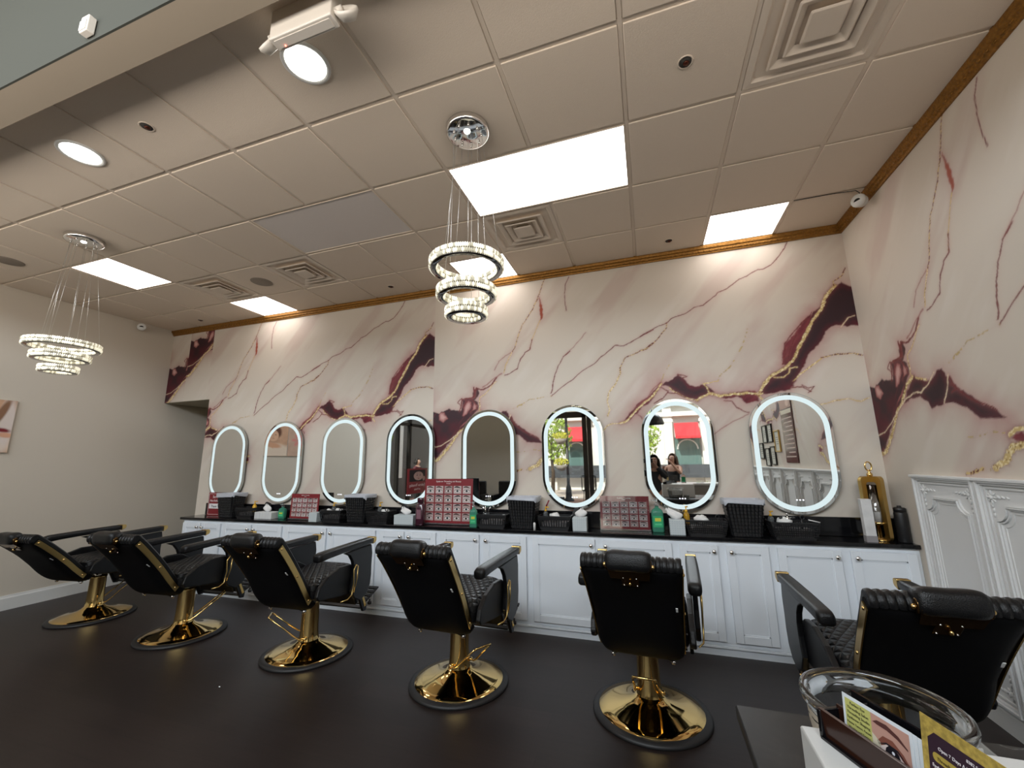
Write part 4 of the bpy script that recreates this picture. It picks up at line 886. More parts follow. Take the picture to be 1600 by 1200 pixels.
tissue(-.625,3.85,.125,.12,.115,'square pale blue tissue box left of the framed eye chart',M_tis,.25,.05,.09)
tissue(.190,3.84,.120,.12,.12,'square pale blue tissue box beside the large green bottle',M_tis,-1.0,.0,.10)
# black cloths / phone shapes behind the tissue boxes
for x,l in((-4.49,'black curved hand mirror leaning behind the long low tissue box'),(-2.56,'black curved hand mirror leaning behind the pale blue tissue box'),(-.69,'black hand mirror leaning behind the square tissue box')):
    t=thing('hand_mirror',l,'hand mirror',(x,3.972,ZC0+.045),0,'black hand mirrors on the counter')
    b=MB(); b.prism(rrect(.10,.115,.03,5,0,.075),'y',-.004,.004,M_black); b.obj('head',M_black,t); b=MB(); b.prism(rrect(.026,.09,.01,3,0,-.0),'y',-.004,.004,M_black); b.obj('handle',M_black,t); t.rotation_euler=(-.10,.3,0)
# purple bottle
t=thing('purple_bottle','dark purple bottle standing left of the large red eye chart','bottle',(-2.238,3.80,ZC0))
b=MB(); loft(b,[(rrect(.085,.055,.018,4),0),(rrect(.09,.06,.02,4),.006),(rrect(.09,.06,.02,4),.20),(rrect(.06,.045,.018,4),.215)],M_pur); b.obj('body',M_pur,t); b=MB(); loft(b,[(rrect(.06,.045,.018,4),.217),(rrect(.062,.047,.018,4),.262),(rrect(.05,.04,.016,4),.268)],M_pur); b.obj('cap',M_pur,t)
b=MB(); b.box((0,-.031,.11),(.05,.001,.09),pc('7a5560')); b.obj('printed_label',None,t)
# eye charts
def eye(b,cx,cz,w,h,tone,R,y=-.0036):
    b.poly([(cx-w/2,y,cz-h/2),(cx+w/2,y,cz-h/2),(cx+w/2,y,cz+h/2),(cx-w/2,y,cz+h/2)],pc(tone)); fl=R.choice((-1,1)); y-=.0004
    P=[];Q=[]
    for i in range(9):
        u=i/8; x=cx+fl*(u-.5)*w*.82; a=.16+.26*math.sin(PI*(.08+.84*u)**.85); P.append((x,y,cz+h*(a+.02+.06*(1-u)))); Q.append((x,y,cz+h*(a-.13*math.sin(PI*u)-.015)))
    b.poly(P+Q[::-1],pc(R.choice(('3a2a28','2c2426','4a3430')))); E1=[];E2=[]
    for i in range(9):
        u=i/8; x=cx+(u-.5)*w*.72; E1.append((x,y,cz-h*.16+h*.20*math.sin(PI*u))); E2.append((x,y,cz-h*.16-h*.16*math.sin(PI*u)))
    b.poly([(p[0]*1+(p[0]-cx)*.12,y,p[2]+h*.045) for p in E1]+E2[::-1],pc('5a3d3a')); b.poly([(p[0],y-.0002,p[2]) for p in E1]+[(p[0],y-.0002,p[2]) for p in E2[::-1]],pc('d9d2d0'))
    for r,c,k in((.17,R.choice(('4a4a50','5c4436','3c4a4a')),3),(.085,'141214',4)): b.poly([(cx+h*r*math.cos(a*PI/5),y-.0002*k,cz-h*.15+h*r*.9*math.sin(a*PI/5)) for a in range(10)],pc(c))
def chart(x,y,w,h,label,title,rz,seed,sheen=False,bottom=.0):
    t=thing('eye_chart',label,'poster',(x,y,ZC0+.003),rz,'red eyebrow chart stands on the counter'); R=random.Random(seed)
    b=MB(); b.box((0,0,h/2),(w,.004,h),M_red); b.box((0,.0032,h/2),(w,.002,h),M_black); b.obj('board',M_red,t)
    b=MB(); cw=(w-.03)/5; top=h*.865-bottom*0; ch=(top-.035)/4
    for r in range(4):
        for c in range(5): eye(b,-w/2+.015+cw*(c+.5),.03+ch*(r+.5),cw*.86,ch*.86,R.choice(('b39f9c','ad9691','a48f8c','bfafac')),R)
    b.obj('eye_pictures',None,t,fixn=False)
    text(title,h*.05,pc('e8dcd8'),t,(0,-.0042,h*.925)); text('Designs',h*.035,pc('e8dcd8'),t,(0,-.0042,h*.885))
    b=MB(); b.box((0,.032,h*.34),(w*.25,.004,h*.62),M_black,rot=(-.16,0,0)); b.box((0,-.004,.008),(w*1.02,.03,.012),M_clear); b.obj('easel_foot',M_black,t)
    if sheen: b=MB(); b.box((0,-.008,h/2),(w*1.03,.002,h*1.01),M_acr); b.obj('acrylic_cover',M_acr,t)
    t.rotation_euler=(-.05,0,rz); return t
M_acr=bpy.data.materials.new('acrylic_sheet'); M_acr.use_nodes=True; nt=M_acr.node_tree; nt.nodes.clear(); o_=nt.nodes.new('ShaderNodeOutputMaterial'); tr_=nt.nodes.new('ShaderNodeBsdfTransparent'); gl_=nt.nodes.new('ShaderNodeBsdfGlossy'); gl_.inputs['Roughness'].default_value=.03; mx_=nt.nodes.new('ShaderNodeMixShader'); fr_=nt.nodes.new('ShaderNodeFresnel'); fr_.inputs[0].default_value=1.5
ad=nt.nodes.new('ShaderNodeMath'); ad.operation='ADD'; ad.inputs[1].default_value=.06; nt.links.new(fr_.outputs[0],ad.inputs[0]); nt.links.new(ad.outputs[0],mx_.inputs[0]); nt.links.new(tr_.outputs[0],mx_.inputs[1]); nt.links.new(gl_.outputs[0],mx_.inputs[2]); nt.links.new(mx_.outputs[0],o_.inputs[0])
chart(-3.785,3.86,.40,.285,'small red eyebrow chart under the gap between the second and third oval mirrors','Eyebrow Threading',.0,1)
chart(-1.975,3.885,.545,.45,'large red eyebrow chart standing between the fourth and fifth oval mirrors','Eyebrow Threading and Beauty',0,2)
chart(-.235,3.90,.425,.295,'glossy framed red eyebrow chart under the gap before the awning mirror','Eyebrow Threading',0,3,True)
# red notice
t=thing('notice_sign','red notice sign with white lettering at the alcove end of the counter','sign',(-5.30,3.965,ZC0),0)
b=MB(); b.box((0,0,.142),(.30,.004,.283),M_red); b.box((0,.0032,.142),(.30,.002,.283),M_black); b.ring([(-.14,.27),(.14,.27),(.14,.012),(-.14,.012)],[(-.136,.266),(.136,.266),(.136,.016),(-.136,.016)],'y',-.0032,-.002,pc('d9c9c6')); b.box((0,-.003,.115),(.25,.0015,.06),pc('e9e6e6')); b.obj('board',M_red,t)
text('Services',.045,pc('f0e6e4'),t,(0,-.0035,.215)); text('Not Refundable',.036,pc('f0e6e4'),t,(0,-.0035,.170)); text('Thank You',.040,pc('2a2024'),t,(0,-.0045,.100))
b=MB(); b.box((0,.018,.09),(.10,.004,.17),M_black,rot=(-.12,0,0)); b.obj('easel_foot',M_black,t)
# red pen-like stick between bin and lamp-post mirror
b=MB(); b.tube([(0,0,0),(.012,0,.05),(.03,0,.10),(.055,0,.15)],.007,8,M_red); tag(b.obj('red_brush',M_red,loc=(-.985,3.945,ZC0+.10)),'red brush handle rising behind the basket under the lamp-post mirror','brush')
# marble-pattern white carton, lantern, black bottle at the right end
M_car=mat('marbled_carton',(.66,.65,.64),.5,var=.12,vscale=14)
t=thing('marbled_carton','tall slim white marbled carton left of the gold lantern','carton',(1.505,3.80,ZC0)); b=MB(); b.box((0,0,.155),(.065,.045,.30),M_car,bev=.002,seg=1); b.obj('box',M_car,t); b=MB(); b.box((0,0,.024),(.067,.047,.045),pc('8f8b8c')); b.obj('grey_band',None,t)
t=thing('candle_lantern','gold candle lantern with a ring handle in the right corner of the counter','lantern',(1.608,3.905,ZC0),.12)
b=MB()
W,Hh=.185,.465
for rz in(0,PI/2):
    Mx=Matrix.Rotation(rz+.25,4,'Z'); n0=len(b.bm.verts); k_=rrect(W,Hh,.03,4,0,Hh/2); i_=rrect(W-.075,Hh-.06,.02,4,0,Hh/2-.012); b.ring(k_,i_,'y',-.014,.014,M_goldb)
    b.bm.verts.ensure_lookup_table(); bmesh.ops.transform(b.bm,matrix=Mx,verts=b.bm.verts[n0:])
b.obj('strap_frame',M_goldb,t)
b=MB(); b.ball((0,0,Hh+.012),.020,M_gold); b.lathe([(0,Hh),(.009,Hh),(.009,Hh+.05),(0,Hh+.05)],10,M_gold); b.tube([(.022*math.cos(a*PI/9),0,Hh+.075+.034*math.sin(a*PI/9)) for a in range(18)],.0055,8,M_gold,closed=True); b.obj('ring_handle',M_gold,t)
b=MB(); b.lathe([(.048,.13),(.050,.135),(.050,.40),(.047,.40),(.047,.135)],24,M_acr); b.obj('glass_tube',M_acr,t)
b=MB(); b.lathe([(0,.115),(.06,.115),(.065,.135),(.02,.125),(.0,.125)],24,M_gold); b.lathe([(0,.0),(.06,.0),(.06,.008),(.012,.02),(.010,.115),(0,.115)],20,M_gold); b.obj('pan',M_gold,t)
b=MB(); b.lathe([(0,.126),(.034,.126),(.034,.20),(.030,.205),(0,.203)],20,mat('candle_wax',(.75,.71,.66),.6)); b.obj('candle',None,t)
t=thing('black_flask','matt black flask at the very end of the counter beside the lantern','flask',(1.724,3.84,ZC0)); b=MB(); b.lathe([(0,0),(.037,0),(.039,.006),(.039,.20),(.035,.215),(0,.215)],24,M_black); b.obj('body',M_black,t); b=MB(); b.lathe([(0,.213),(.036,.213),(.037,.238),(.030,.244),(.013,.246),(.012,.256),(0,.258)],20,M_black); b.obj('cap',M_black,t)
# ------------------------------------------------------------------ foreground table and what stands on it
mm=bpy.data.materials.new('dark_marble'); mm.use_nodes=True; nt=mm.node_tree; bs=nt.nodes['Principled BSDF']; tc=nt.nodes.new('ShaderNodeTexCoord'); nz=nt.nodes.new('ShaderNodeTexNoise'); nz.inputs['Scale'].default_value=7; nz.inputs['Detail'].default_value=8; nz.inputs['Distortion'].default_value=.9
nt.links.new(tc.outputs['Object'],nz.inputs['Vector']); rp=nt.nodes.new('ShaderNodeValToRGB'); e=rp.color_ramp.elements; e[0].position=.35; e[0].color=(.016,.0155,.0155,1); e[1].position=.55; e[1].color=(.028,.027,.026,1)
for p,c in((.600,.035),(.625,.16),(.645,.04)): q=rp.color_ramp.elements.new(p); q.color=(c*.9,c*.88,c*.84,1)
nt.links.new(nz.outputs['Fac'],rp.inputs[0]); nt.links.new(rp.outputs[0],bs.inputs['Base Color']); bs.inputs['Roughness'].default_value=.45; bs.inputs['Specular IOR Level'].default_value=.3
M_tb=mat('table_body_black',(.014,.013,.013),.5)
t=thing('marble_table','dark grey marble topped table at the lower right, nearest the viewer','table',(.655,.78,0))
b=MB(); b.box((0,0,.885),(1.0,.86,.030),mm,bev=.003,seg=1); b.obj('tabletop',mm,t)
b=MB(); b.box((0,0,.82),(.94,.80,.10),M_tb); b.obj('apron',M_tb,t)
for sx in(-1,1):
    for sy in(-1,1): b=MB(); b.box((sx*.44,sy*.37,.435),(.05,.05,.87),M_tb,bev=.003); b.obj('leg',M_tb,t)
b=MB(); b.box((0,0,.25),(.88,.74,.02),M_tb); b.obj('lower_shelf',M_tb,t)
TT=.900
# glass jar
M_gls=mat('thick_glass',(.93,.95,.95),.01,0,.5,trans=1,ior=1.47)
t=thing('glass_jar','wide clear glass jar with a striped label on the marble table','jar',(.362,.985,TT))
b=MB(); b.lathe([(0,0),(.085,0),(.092,.004),(.094,.012),(.104,.06),(.109,.105),(.109,.118),(.114,.126),(.1185,.134),(.120,.142),(.1185,.149),(.113,.151),(.108,.149),(.106,.141),(.1055,.128),(.1035,.105),(.098,.06),(.088,.016),(.084,.012),(0,.012)],72,M_gls); b.obj('glass',M_gls,t)
b=MB()
def lb(u,v,o=0): a=math.radians(172+u*72); z=.034+v*.086; r=.0945+.0152*min(1,max(0,(z-.012)/.093))+.0015+o; return (r*math.cos(a),r*math.sin(a),z)
b.grid(lambda u,v:lb(u,v),20,4,pc('b5aa98')); b.obj('paper_label',None,t)
b=MB()
for u0,u1,v0,v1 in((.14,.18,.0,.62),(.26,.31,.0,.66),(.42,.47,.0,.62),(.55,.60,.0,.60),(.60,.70,.50,.60),(.70,.75,.0,.6),(0,.98,.86,.885)): b.grid(lambda u,v:lb(u0+(u1-u0)*u,v0+(v1-v0)*v,.0006),4,2,pc('1c1a1c'))
b.obj('label_bars',None,t)
# white display riser
M_ris=mat('white_riser',(.60,.60,.58),.4)
t=thing('display_riser','white display box at the table front carrying the dark card holder','display box',(.182+.24,.603,TT))
b=MB(); b.box((0,0,.193/2+.0),(.48,.342,.193),M_ris,bev=.002,seg=1); b.obj('box',M_ris,t)
# dark brown card holder, turned away from the wall
M_hold=mat('brown_acrylic',(.028,.009,.005),.22,0,.35,coat=.15,trans=.0); M_hold2=mat('black_acrylic',(.004,.004,.005),.08,0,.6)
HZ=TT+.1935; ha=math.atan2(-.047,.022)
t=thing('card_holder','dark brown two-pocket card holder on the white display box','card holder',(.205,.750,HZ),ha)
b=MB(); b.box((.10,.0,.020),(.20,.004,.036),M_hold,rot=(.12,0,0)); b.obj('front_panel',M_hold,t)
b=MB(); b.box((.10,.026,.020),(.20,.003,.040),M_hold); b.box((.10,.052,.028),(.20,.003,.055),M_hold2); b.obj('pocket_wall',M_hold,t)
for x,hh in((0,.036),(.105,.012),(.20,.036)): b=MB(); b.box((x,.024,hh/2),(.006,.058,hh),M_hold2,bev=.001,seg=1); b.obj('divider',M_hold2,t)
b=MB(); b.box((.10,.024,.0015),(.20,.06,.003),M_hold2); b.obj('base',M_hold2,t)
# eye card
def card(name,label,x,y,w,h,z0,tilt,holder):
    t=thing(name,label,'card',(0,0,0),ha); v=Matrix.Rotation(ha,3,'Z')@Vector((x,y,0)); t.location=(.205+v.x,.750+v.y,HZ+z0); t.rotation_euler=(tilt,0,ha); return t
t=card('brow_card','white card with a yellow-green text panel and an eye picture','',0,0,0,0,0,0) if False else card('brow_card','white card with a yellow-green text panel and an eye picture, in the brown holder',.017,.0175,.09,.06,.004,-.06,0)
b=MB(); 
for k in range(3): b.box((.045+.004*k,.0012*k,.030-.001*k),(.090,.0008,.060),pc('d5dade')); 
b.obj('card_stock',None,t)
b=MB(); y=-.0008; b.poly([(.004,y,.006),(.040,y,.006),(.040,y,.056),(.004,y,.056)],pc('b9b86a')); b.poly([(.040,y,.006),(.0865,y,.006),(.0865,y,.056),(.040,y,.056)],pc('b98f80'))
y-=.0003; b.poly([(.040,y,.006),(.055,y,.006),(.050,y,.028),(.040,y,.034)],pc('cfc6ae'))
b.poly([(.042,y,.047),(.048,y,.051),(.060,y,.052),(.074,y,.047),(.084,y,.039),(.084,y,.037),(.072,y,.043),(.060,y,.046),(.048,y,.046)],pc('54302c'))
b.poly([(.046,y,.028),(.054,y,.037),(.066,y,.038),(.078,y,.030),(.085,y,.020),(.076,y,.014),(.062,y,.012),(.052,y,.017)],pc('7d4a3c'))
b.poly([(.049,y-.0002,.024),(.058,y-.0002,.030),(.070,y-.0002,.029),(.080,y-.0002,.020),(.070,y-.0002,.015),(.057,y-.0002,.016)],pc('d9c9c2')); b.poly([(.065+.009*math.cos(a*PI/6),y-.0004,.022+.009*math.sin(a*PI/6)) for a in range(12)],pc('16121a')); b.poly([(.066+.002*math.cos(a*PI/3),y-.0006,.025+.002*math.sin(a*PI/3)) for a in range(6)],pc('e8e8ee'))
b.poly([(.046,y-.0002,.025),(.058,y-.0002,.032),(.072,y-.0002,.031),(.084,y-.0002,.019),(.071,y-.0003,.029),(.058,y-.0003,.030)],pc('17121a')); b.obj('printed_face',None,t,fixn=False)
mk=pc('2b2a20')
for i,s in enumerate(('Perfect Eye','Threading Salon','Threading Studio','Eyebrow Shaping','Henna Tattoo, Facials','Waxing and Tinting','Open 7 Days a Week','Walk-ins welcome')): text(s,.0046 if i<4 else .0038,mk,t,(.022,-.0012,.0505-.0058*i),ext=.0001)
# open hours flyer
t=thing('price_flyer','gold bordered dark purple flyer listing threading services, in the front pocket','flyer',(.258,.630,HZ-.004),math.atan2(-.077,.020)); t.rotation_euler=(-.10,0,math.atan2(-.077,.020))
FH=.106
M_gp=mat('gold_foil_print',hexc('#b39a4c'),.5,.15,var=.35,vscale=160)
b=MB(); b.box((.06,0,FH/2),(.14,.0008,FH),M_gp); b.xf(Matrix.Translation((.01,0,0))); b.obj('sheet',M_gp,t)
b=MB(); b.poly([(.008,-.0008,.0),(.135,-.0008,.0),(.135,-.0008,FH-.012),(.016,-.0008,FH-.012),(.008,-.0008,FH-.020)],pc('2c1626')); P=[(p[0],-.0011,p[1]) for p in rrect(.11,.0085,.004,4,.068,FH-.0345)]; b.poly(P,pc('a8923f')); b.obj('purple_panel',None,t,fixn=False)
wh=pc('e6dfe2'); text('8382 E N',.0040,wh,t,(.050,-.0013,FH-.0185),align='LEFT',ext=.0001); text('Open 7 Days A Week, 10',.0045,wh,t,(.020,-.0013,FH-.026),align='LEFT',ext=.0001); text('Threading Services for all',.0044,pc('3a2a10'),t,(.018,-.0014,FH-.0365),align='LEFT',ext=.0001)
for i,s in enumerate(('Eyebrow Threading','Upper Lip','Chin Threading','Full Face','Forehead Threading','Sideburns','Neck')): text(s,.0044,wh,t,(.012,-.0013,FH-.045-.0058*i),align='LEFT',ext=.0001)
# small clear plastic tray
M_tray=mat('frosted_tray',(.62,.63,.60),.25,0,.5,trans=.55,ior=1.3)
t=thing('plastic_tray','small clear plastic tray on the marble table right of the jar','tray',(.513,1.062,TT))
b=MB(); P=lambda s:[(x*s,y*s) for x,y in rrect(.078,.112,.02,5)]
loft(b,[(P(.78),0),(P(.94),.046),(P(1.0),.048),(P(1.0),.050),(P(.90),.049),(P(.75),.003)],M_tray,True); b.obj('tub',M_tray,t)
b=MB()
for i in range(3): b.box((.022,.02-.028*i,.026),(.016,.003,.044),M_ris)
b.obj('ribs',M_tray,t)
# speck on the floor
b=MB(); b.ico((0,0,.004),.006,M_paper,(1.4,.7,.6),1); tag(b.obj('paper_scrap',M_paper,loc=(-2.886,2.33,0)),'tiny white paper scrap lying on the dark floor left of centre','scrap')
# ------------------------------------------------------------------ shop front behind the viewer, seen in the mirrors
M_frm=mat('bronze_frame',(.045,.034,.026),.4,.3)
M_glz=bpy.data.materials.new('window_glass'); M_glz.use_nodes=True; nt=M_glz.node_tree; nt.nodes.clear(); o_=nt.nodes.new('ShaderNodeOutputMaterial'); tr_=nt.nodes.new('ShaderNodeBsdfTransparent'); tr_.inputs[0].default_value=(.93,.96,.95,1); gl_=nt.nodes.new('ShaderNodeBsdfGlossy'); gl_.inputs['Roughness'].default_value=.02; mx_=nt.nodes.new('ShaderNodeMixShader'); mx_.inputs[0].default_value=.06; nt.links.new(tr_.outputs[0],mx_.inputs[1]); nt.links.new(gl_.outputs[0],mx_.inputs[2]); nt.links.new(mx_.outputs[0],o_.inputs[0])
b=MB()
def wy(x0,x1,z0,z1): b.box(((x0+x1)/2,YS-.06,(z0+z1)/2),(x1-x0,.12,z1-z0),M_wall)
wy(XL,-3.06,0,4.7); wy(-3.06,XR+.1,3.35,4.7); wy(-.28,-.10,0,3.35); wy(-.10,XR+.1,0,.25); wy(XR-.02,XR+.1,.25,3.35); wy(-3.06,-.28,3.0,3.35)
struct(b.obj('wall_front',M_wall))
def win_y(name,x0,x1,z0,z1,nm=()):
    b=MB(); f=.06
    for x in(x0+f/2,x1-f/2,*nm): b.box((x,YS-.06,(z0+z1)/2),(f,.10,z1-z0),M_frm)
    for z in(z0+f/2,z1-f/2): b.box(((x0+x1)/2,YS-.06,z),(x1-x0,.10,f),M_frm)
    o=struct(b.obj(name,M_frm)); b=MB(); b.box(((x0+x1)/2,YS-.06,(z0+z1)/2),(x1-x0-f,.006,z1-z0-f),M_glz); b.obj('pane',M_glz,o); return o
win_y('window_1',-.10,XR-.02,.25,3.35)
# double door
for n,(x0,x1,hs) in enumerate(((-3.06,-1.675,1),(-1.665,-.28,-1))):
    b=MB(); s=.13; z1=2.95
    for x in(x0+s/2,x1-s/2): b.box((x,YS-.06,z1/2),(s,.05,z1),M_frm)
    b.box(((x0+x1)/2,YS-.06,z1-.09),(x1-x0,.05,.18),M_frm); b.box(((x0+x1)/2,YS-.06,.12),(x1-x0,.05,.24),M_frm)
    d=struct(b.obj('door_%d'%(n+1),M_frm)); b=MB(); b.box(((x0+x1)/2,YS-.06,1.5),(x1-x0-2*s,.006,2.6),M_glz); b.obj('pane',M_glz,d)
    hx=-1.67+(-hs)*.0+( -.20 if hs==1 else .20); b=MB(); b.tube([(hx+hs*.13,YS-.02,.66),(hx,YS+.04,.66),(hx-hs*.0,YS+.05,.70),(hx,YS+.05,1.02),(hx,YS+.04,1.06),(hx+hs*.13,YS-.02,1.06)],.013,8,M_steel); b.obj('door_handle',M_steel,d)
# side window in the left wall
b=MB(); ya,yb,za,zb2=YS,-1.35,.35,3.0
for y in(yb-.05,-2.02,-2.62,YS+.05): b.box((XL,y,(za+zb2)/2),(.09,.10,zb2-za),M_dark)
for z in(za+.03,zb2-.03,2.62): b.box((XL,(ya+yb)/2,z),(.09,yb-ya,.08),M_dark)
o=struct(b.obj('window_2',M_dark)); b=MB(); b.box((XL,(ya+yb)/2,(za+zb2)/2),(.006,yb-ya-.1,zb2-za-.1),M_glz); b.obj('pane',M_glz,o)
b=MB(); b.box((XL-.30,-1.9,1.5),(.10,.42,2.3),mat('grey_column',(.45,.46,.47),.5)); struct(b.obj('column_outside',None))
b=MB(); b.box((-10.2,-5,2.2),(.3,13,4.4),mat('side_street_wall',(.10,.095,.09),.8)); b.box((-10.03,-4.9,1.9),(.04,.35,1.6),M_white); b.box((-10.03,-7.2,2.0),(.04,.5,2.2),M_white); struct(b.obj('building_side_outside',None))
# red poster on the side window
t=thing('window_poster','dark red threading poster on the side window, seen in a mirror','poster',(XL+.055,-3.05,.62),PI/2)
b=MB(); b.box((0,0,.36),(1.12,.006,.72),M_red); b.obj('sheet',M_red,t)
b=MB(); y=-.004; b.poly([(-.45,y,.34),(.45,y,.34),(.45,y,.68),(-.45,y,.68)],pc('1d1216')); b.poly([(-.05+.27*math.cos(a*PI/8)*1.0,y-.001,.50+.13*math.sin(a*PI/8)) for a in range(16)],pc('b08a80')); b.poly([(-.36+.08*math.cos(a*PI/6),y-.001,.42+.07*math.sin(a*PI/6)) for a in range(12)],pc('a57f76'))
for ex in(-.14,.03): b.poly([(ex-.05,y-.002,.52),(ex,y-.002,.54),(ex+.05,y-.002,.52),(ex,y-.002,.51)],pc('2a1818')); b.poly([(ex-.06,y-.002,.565),(ex,y-.002,.585),(ex+.06,y-.002,.57),(ex,y-.002,.575)],pc('2a1818'))
b.poly([(-.10,y-.002,.43),(-.05,y-.002,.44),(0,y-.002,.43),(-.05,y-.002,.415)],pc('8a3036')); b.obj('face_picture',None,t,fixn=False)
text('Eyebrow Threading',.11,pc('e9cfca'),t,(0,-.005,.20)); text('and Waxing',.07,pc('e9cfca'),t,(0,-.005,.10))
t.rotation_euler=(0,0,PI/2)
# pendant dome lamp by the window
t=thing('dome_pendant','black dome pendant lamp hanging by the shop window, seen in the awning mirror','pendant lamp',(.14,-1.1,2.22))
b=MB(); b.lathe([(.235,0),(.232,.02),(.20,.12),(.12,.20),(.03,.235),(.012,.30),(0,.30)],32,M_black); b.obj('shade',M_black,t); b=MB(); b.tube([(0,0,.30),(0,0,4.69-2.22)],.005,6,M_black); b.obj('cord',M_black,t); b=MB(); b.ball((0,0,.06),.04,M_paper); b.obj('bulb',M_paper,t)
# reception desk
M_dk=mat('greige_desk',hexc('#8d857d'),.55); M_dkt=mat('white_desk_top',hexc('#dcdad6'),.35)
t=thing('reception_desk','greige reception desk with a white top behind the viewer, seen in a mirror','desk',(.98,-1.25,0))
b=MB(); b.box((0,0,.49),(1.30,.42,.98),M_dk,bev=.004); b.box((-.30,.215,.50),(.66,.012,.86),M_dk,bev=.003); b.obj('body',M_dk,t); b=MB(); b.box((0,0,1.0),(1.36,.48,.035),M_dkt,bev=.004); b.obj('desktop',M_dkt,t)
DT=1.0175
t=thing('card_terminal','black card terminal on a small stand on the reception desk, seen in a mirror','terminal',(.46,-1.16,DT)); b=MB(); b.box((0,0,.10),(.17,.012,.13),M_black,rot=(.5,0,-.2),bev=.003); b.obj('screen',M_black,t); b=MB(); b.box((0,0,.008),(.12,.10,.016),M_black,bev=.003); b.tube([(0,0,.01),(0,0,.10)],.012,8,M_chrome); b.obj('stand',M_black,t)
t=thing('sanitizer_bottle','green sanitizer bottle on the reception desk, seen in the awning mirror','bottle',(.645,-1.12,DT)); b=MB(); loft(b,[(rrect(.09,.06,.02,4),0),(rrect(.095,.062,.02,4),.01),(rrect(.095,.062,.02,4),.15),(rrect(.035,.035,.012,4),.18),(rrect(.03,.03,.01,4),.20)],M_clear); b.obj('body',M_clear,t); b=MB(); b.box((0,.033,.075),(.07,.003,.10),pc('1f8a5a')); b.obj('printed_label',None,t); b=MB(); b.tube([(0,0,.20),(0,0,.245),(.03,0,.25)],.006,6,M_paper); b.obj('pump_head',M_paper,t)
b=MB(); b.box((0,0,.045),(.14,.004,.09),M_acr,rot=(-.2,0,0)); b.box((0,0,.003),(.14,.05,.006),M_acr); tag(b.obj('card_stand',M_acr,loc=(.95,-1.12,DT)),'clear acrylic card stand on the reception desk, seen in a mirror','card stand')
# dark high-backed waiting chairs seen low in the grey mirror
def wait(x,label):
    t=thing('waiting_chair',label,'chair',(x,-2.9,0),0,'black waiting chairs behind the viewer'); b=MB(); b.box((0,0,.42),(.62,.56,.12),M_lea,bev=.03); b.obj('seat',M_lea,t); b=MB(); b.box((0,-.26,.66),(.62,.10,.62),M_lea,bev=.03); b.obj('backrest',M_lea,t)
    for sx in(-1,1):
        b=MB(); b.box((sx*.33,-.02,.50),(.07,.5,.24),M_lea,bev=.02); b.obj('armrest',M_lea,t)
        for sy in(-1,1): b=MB(); b.box((sx*.26,sy*.22,.18),(.04,.04,.36),M_black); b.obj('leg',M_black,t)
wait(-4.75,'black padded waiting chair left of the other one, seen low in the fifth mirror'); wait(-3.75,'black padded waiting chair nearer the shop door, seen low in the fifth mirror')
# banner and certificates on the right wall, seen in the last mirror
t=thing('banner_sign','tall dark red price banner on the right wall, seen in the last mirror','banner',(XR-.008,1.80,1.42),-PI/2)
BW,BH=.46,1.0
b=MB(); b.box((0,0,BH/2),(BW,.008,BH),pc('4f1a22',.12)); b.obj('sheet',None,t); b=MB(); b.poly([(-.22,-.005,.70),(.22,-.005,.70),(.22,-.005,.84),(-.22,-.005,.84)],pc('b8927c')); b.poly([(-.21,-.006,.63),(.21,-.006,.63),(.21,-.006,.685),(-.21,-.006,.685)],pc('d9cdb4')); b.poly([(-.10+.07*math.cos(a*PI/6),-.0065,.77+.05*math.sin(a*PI/6)) for a in range(12)],pc('d9b7a0'))
for i in range(10): b.poly([(-.19,-.006,.58-i*.055),(.19-.06*(i%3),-.006,.58-i*.055),(.19-.06*(i%3),-.006,.565-i*.055),(-.19,-.006,.565-i*.055)],pc('cdb9ad'))
b.obj('printed_face',None,t,fixn=False); text('Threading',.075,pc('e8d8d4'),t,(0,-.006,.89))
for i,(y,z,h) in enumerate(((.95,1.85,.27),(.66,1.85,.27),(1.0,1.52,.27),(.70,1.50,.27),(1.27,1.72,.30),(.38,1.60,.25))):
    L=('framed certificate, upper one nearest the banner','framed certificate, upper one farther from the banner','framed certificate, lower one nearest the banner','framed certificate, lower one farther from the banner','gold framed certificate right beside the price banner','framed certificate farthest from the banner')[i]
    t=thing('framed_certificate',L+', seen in the last mirror','picture frame',(XR-.001,y,z),-PI/2,'framed certificates on the right wall'); b=MB(); b.ring(rect(.23,-h/2,h/2),rect(.20,-h/2+.015,h/2-.015),'y',-.02,0,M_goldb if i==4 else M_black); b.obj('frame',None,t); b=MB(); b.box((0,-.006,0),(.205,.008,h-.02),pc('cfcdc0')); 
    for q in range(4): b.box((0,-.0105,.05-.03*q),(.12-.02*(q%2),.001,.006),pc('55504a'))
    b.obj('certificate',None,t)
# ------------------------------------------------------------------ street outside
M_conc=mat('paving',(.50,.42,.36),.85,var=.12,vscale=2); M_brk=mat('brick_paving',(.42,.22,.15),.85,var=.2,vscale=8)
b=MB(); b.box((-4,-15.3,-.06),(44,22,.1),M_conc); b.box((-4,-7.2,-.008),(40,3.2,.012),M_brk); b.box((-9.6,-1,-.07),(5.6,7,.08),M_conc); struct(b.obj('ground_outside',M_conc))
M_fac=mat('white_facade',(.78,.76,.72),.8); M_awn=mat('red_awning',(.62,.035,.045),.6); M_shop=mat('shop_glass',(.12,.20,.19),.15,0,.6); M_band=mat('dark_stone_band',(.06,.065,.075),.5)
FY=-14.0
b=MB(); b.box((-2,FY-1,4),(30,1.6,8),M_fac)
for x in(-7.6,-4.9,-2.4,1.05,2.75,5.0,7.5): b.box((x,FY-.12,2.6),(.42,.36,5.2),M_fac); b.box((x,FY-.14,3.42),(.52,.44,.14),M_fac)
b.box((-2,FY-.1,3.75),(30,.5,.22),M_fac); b.box((-2,FY-.1,4.3),(30,.7,.12),M_fac); 
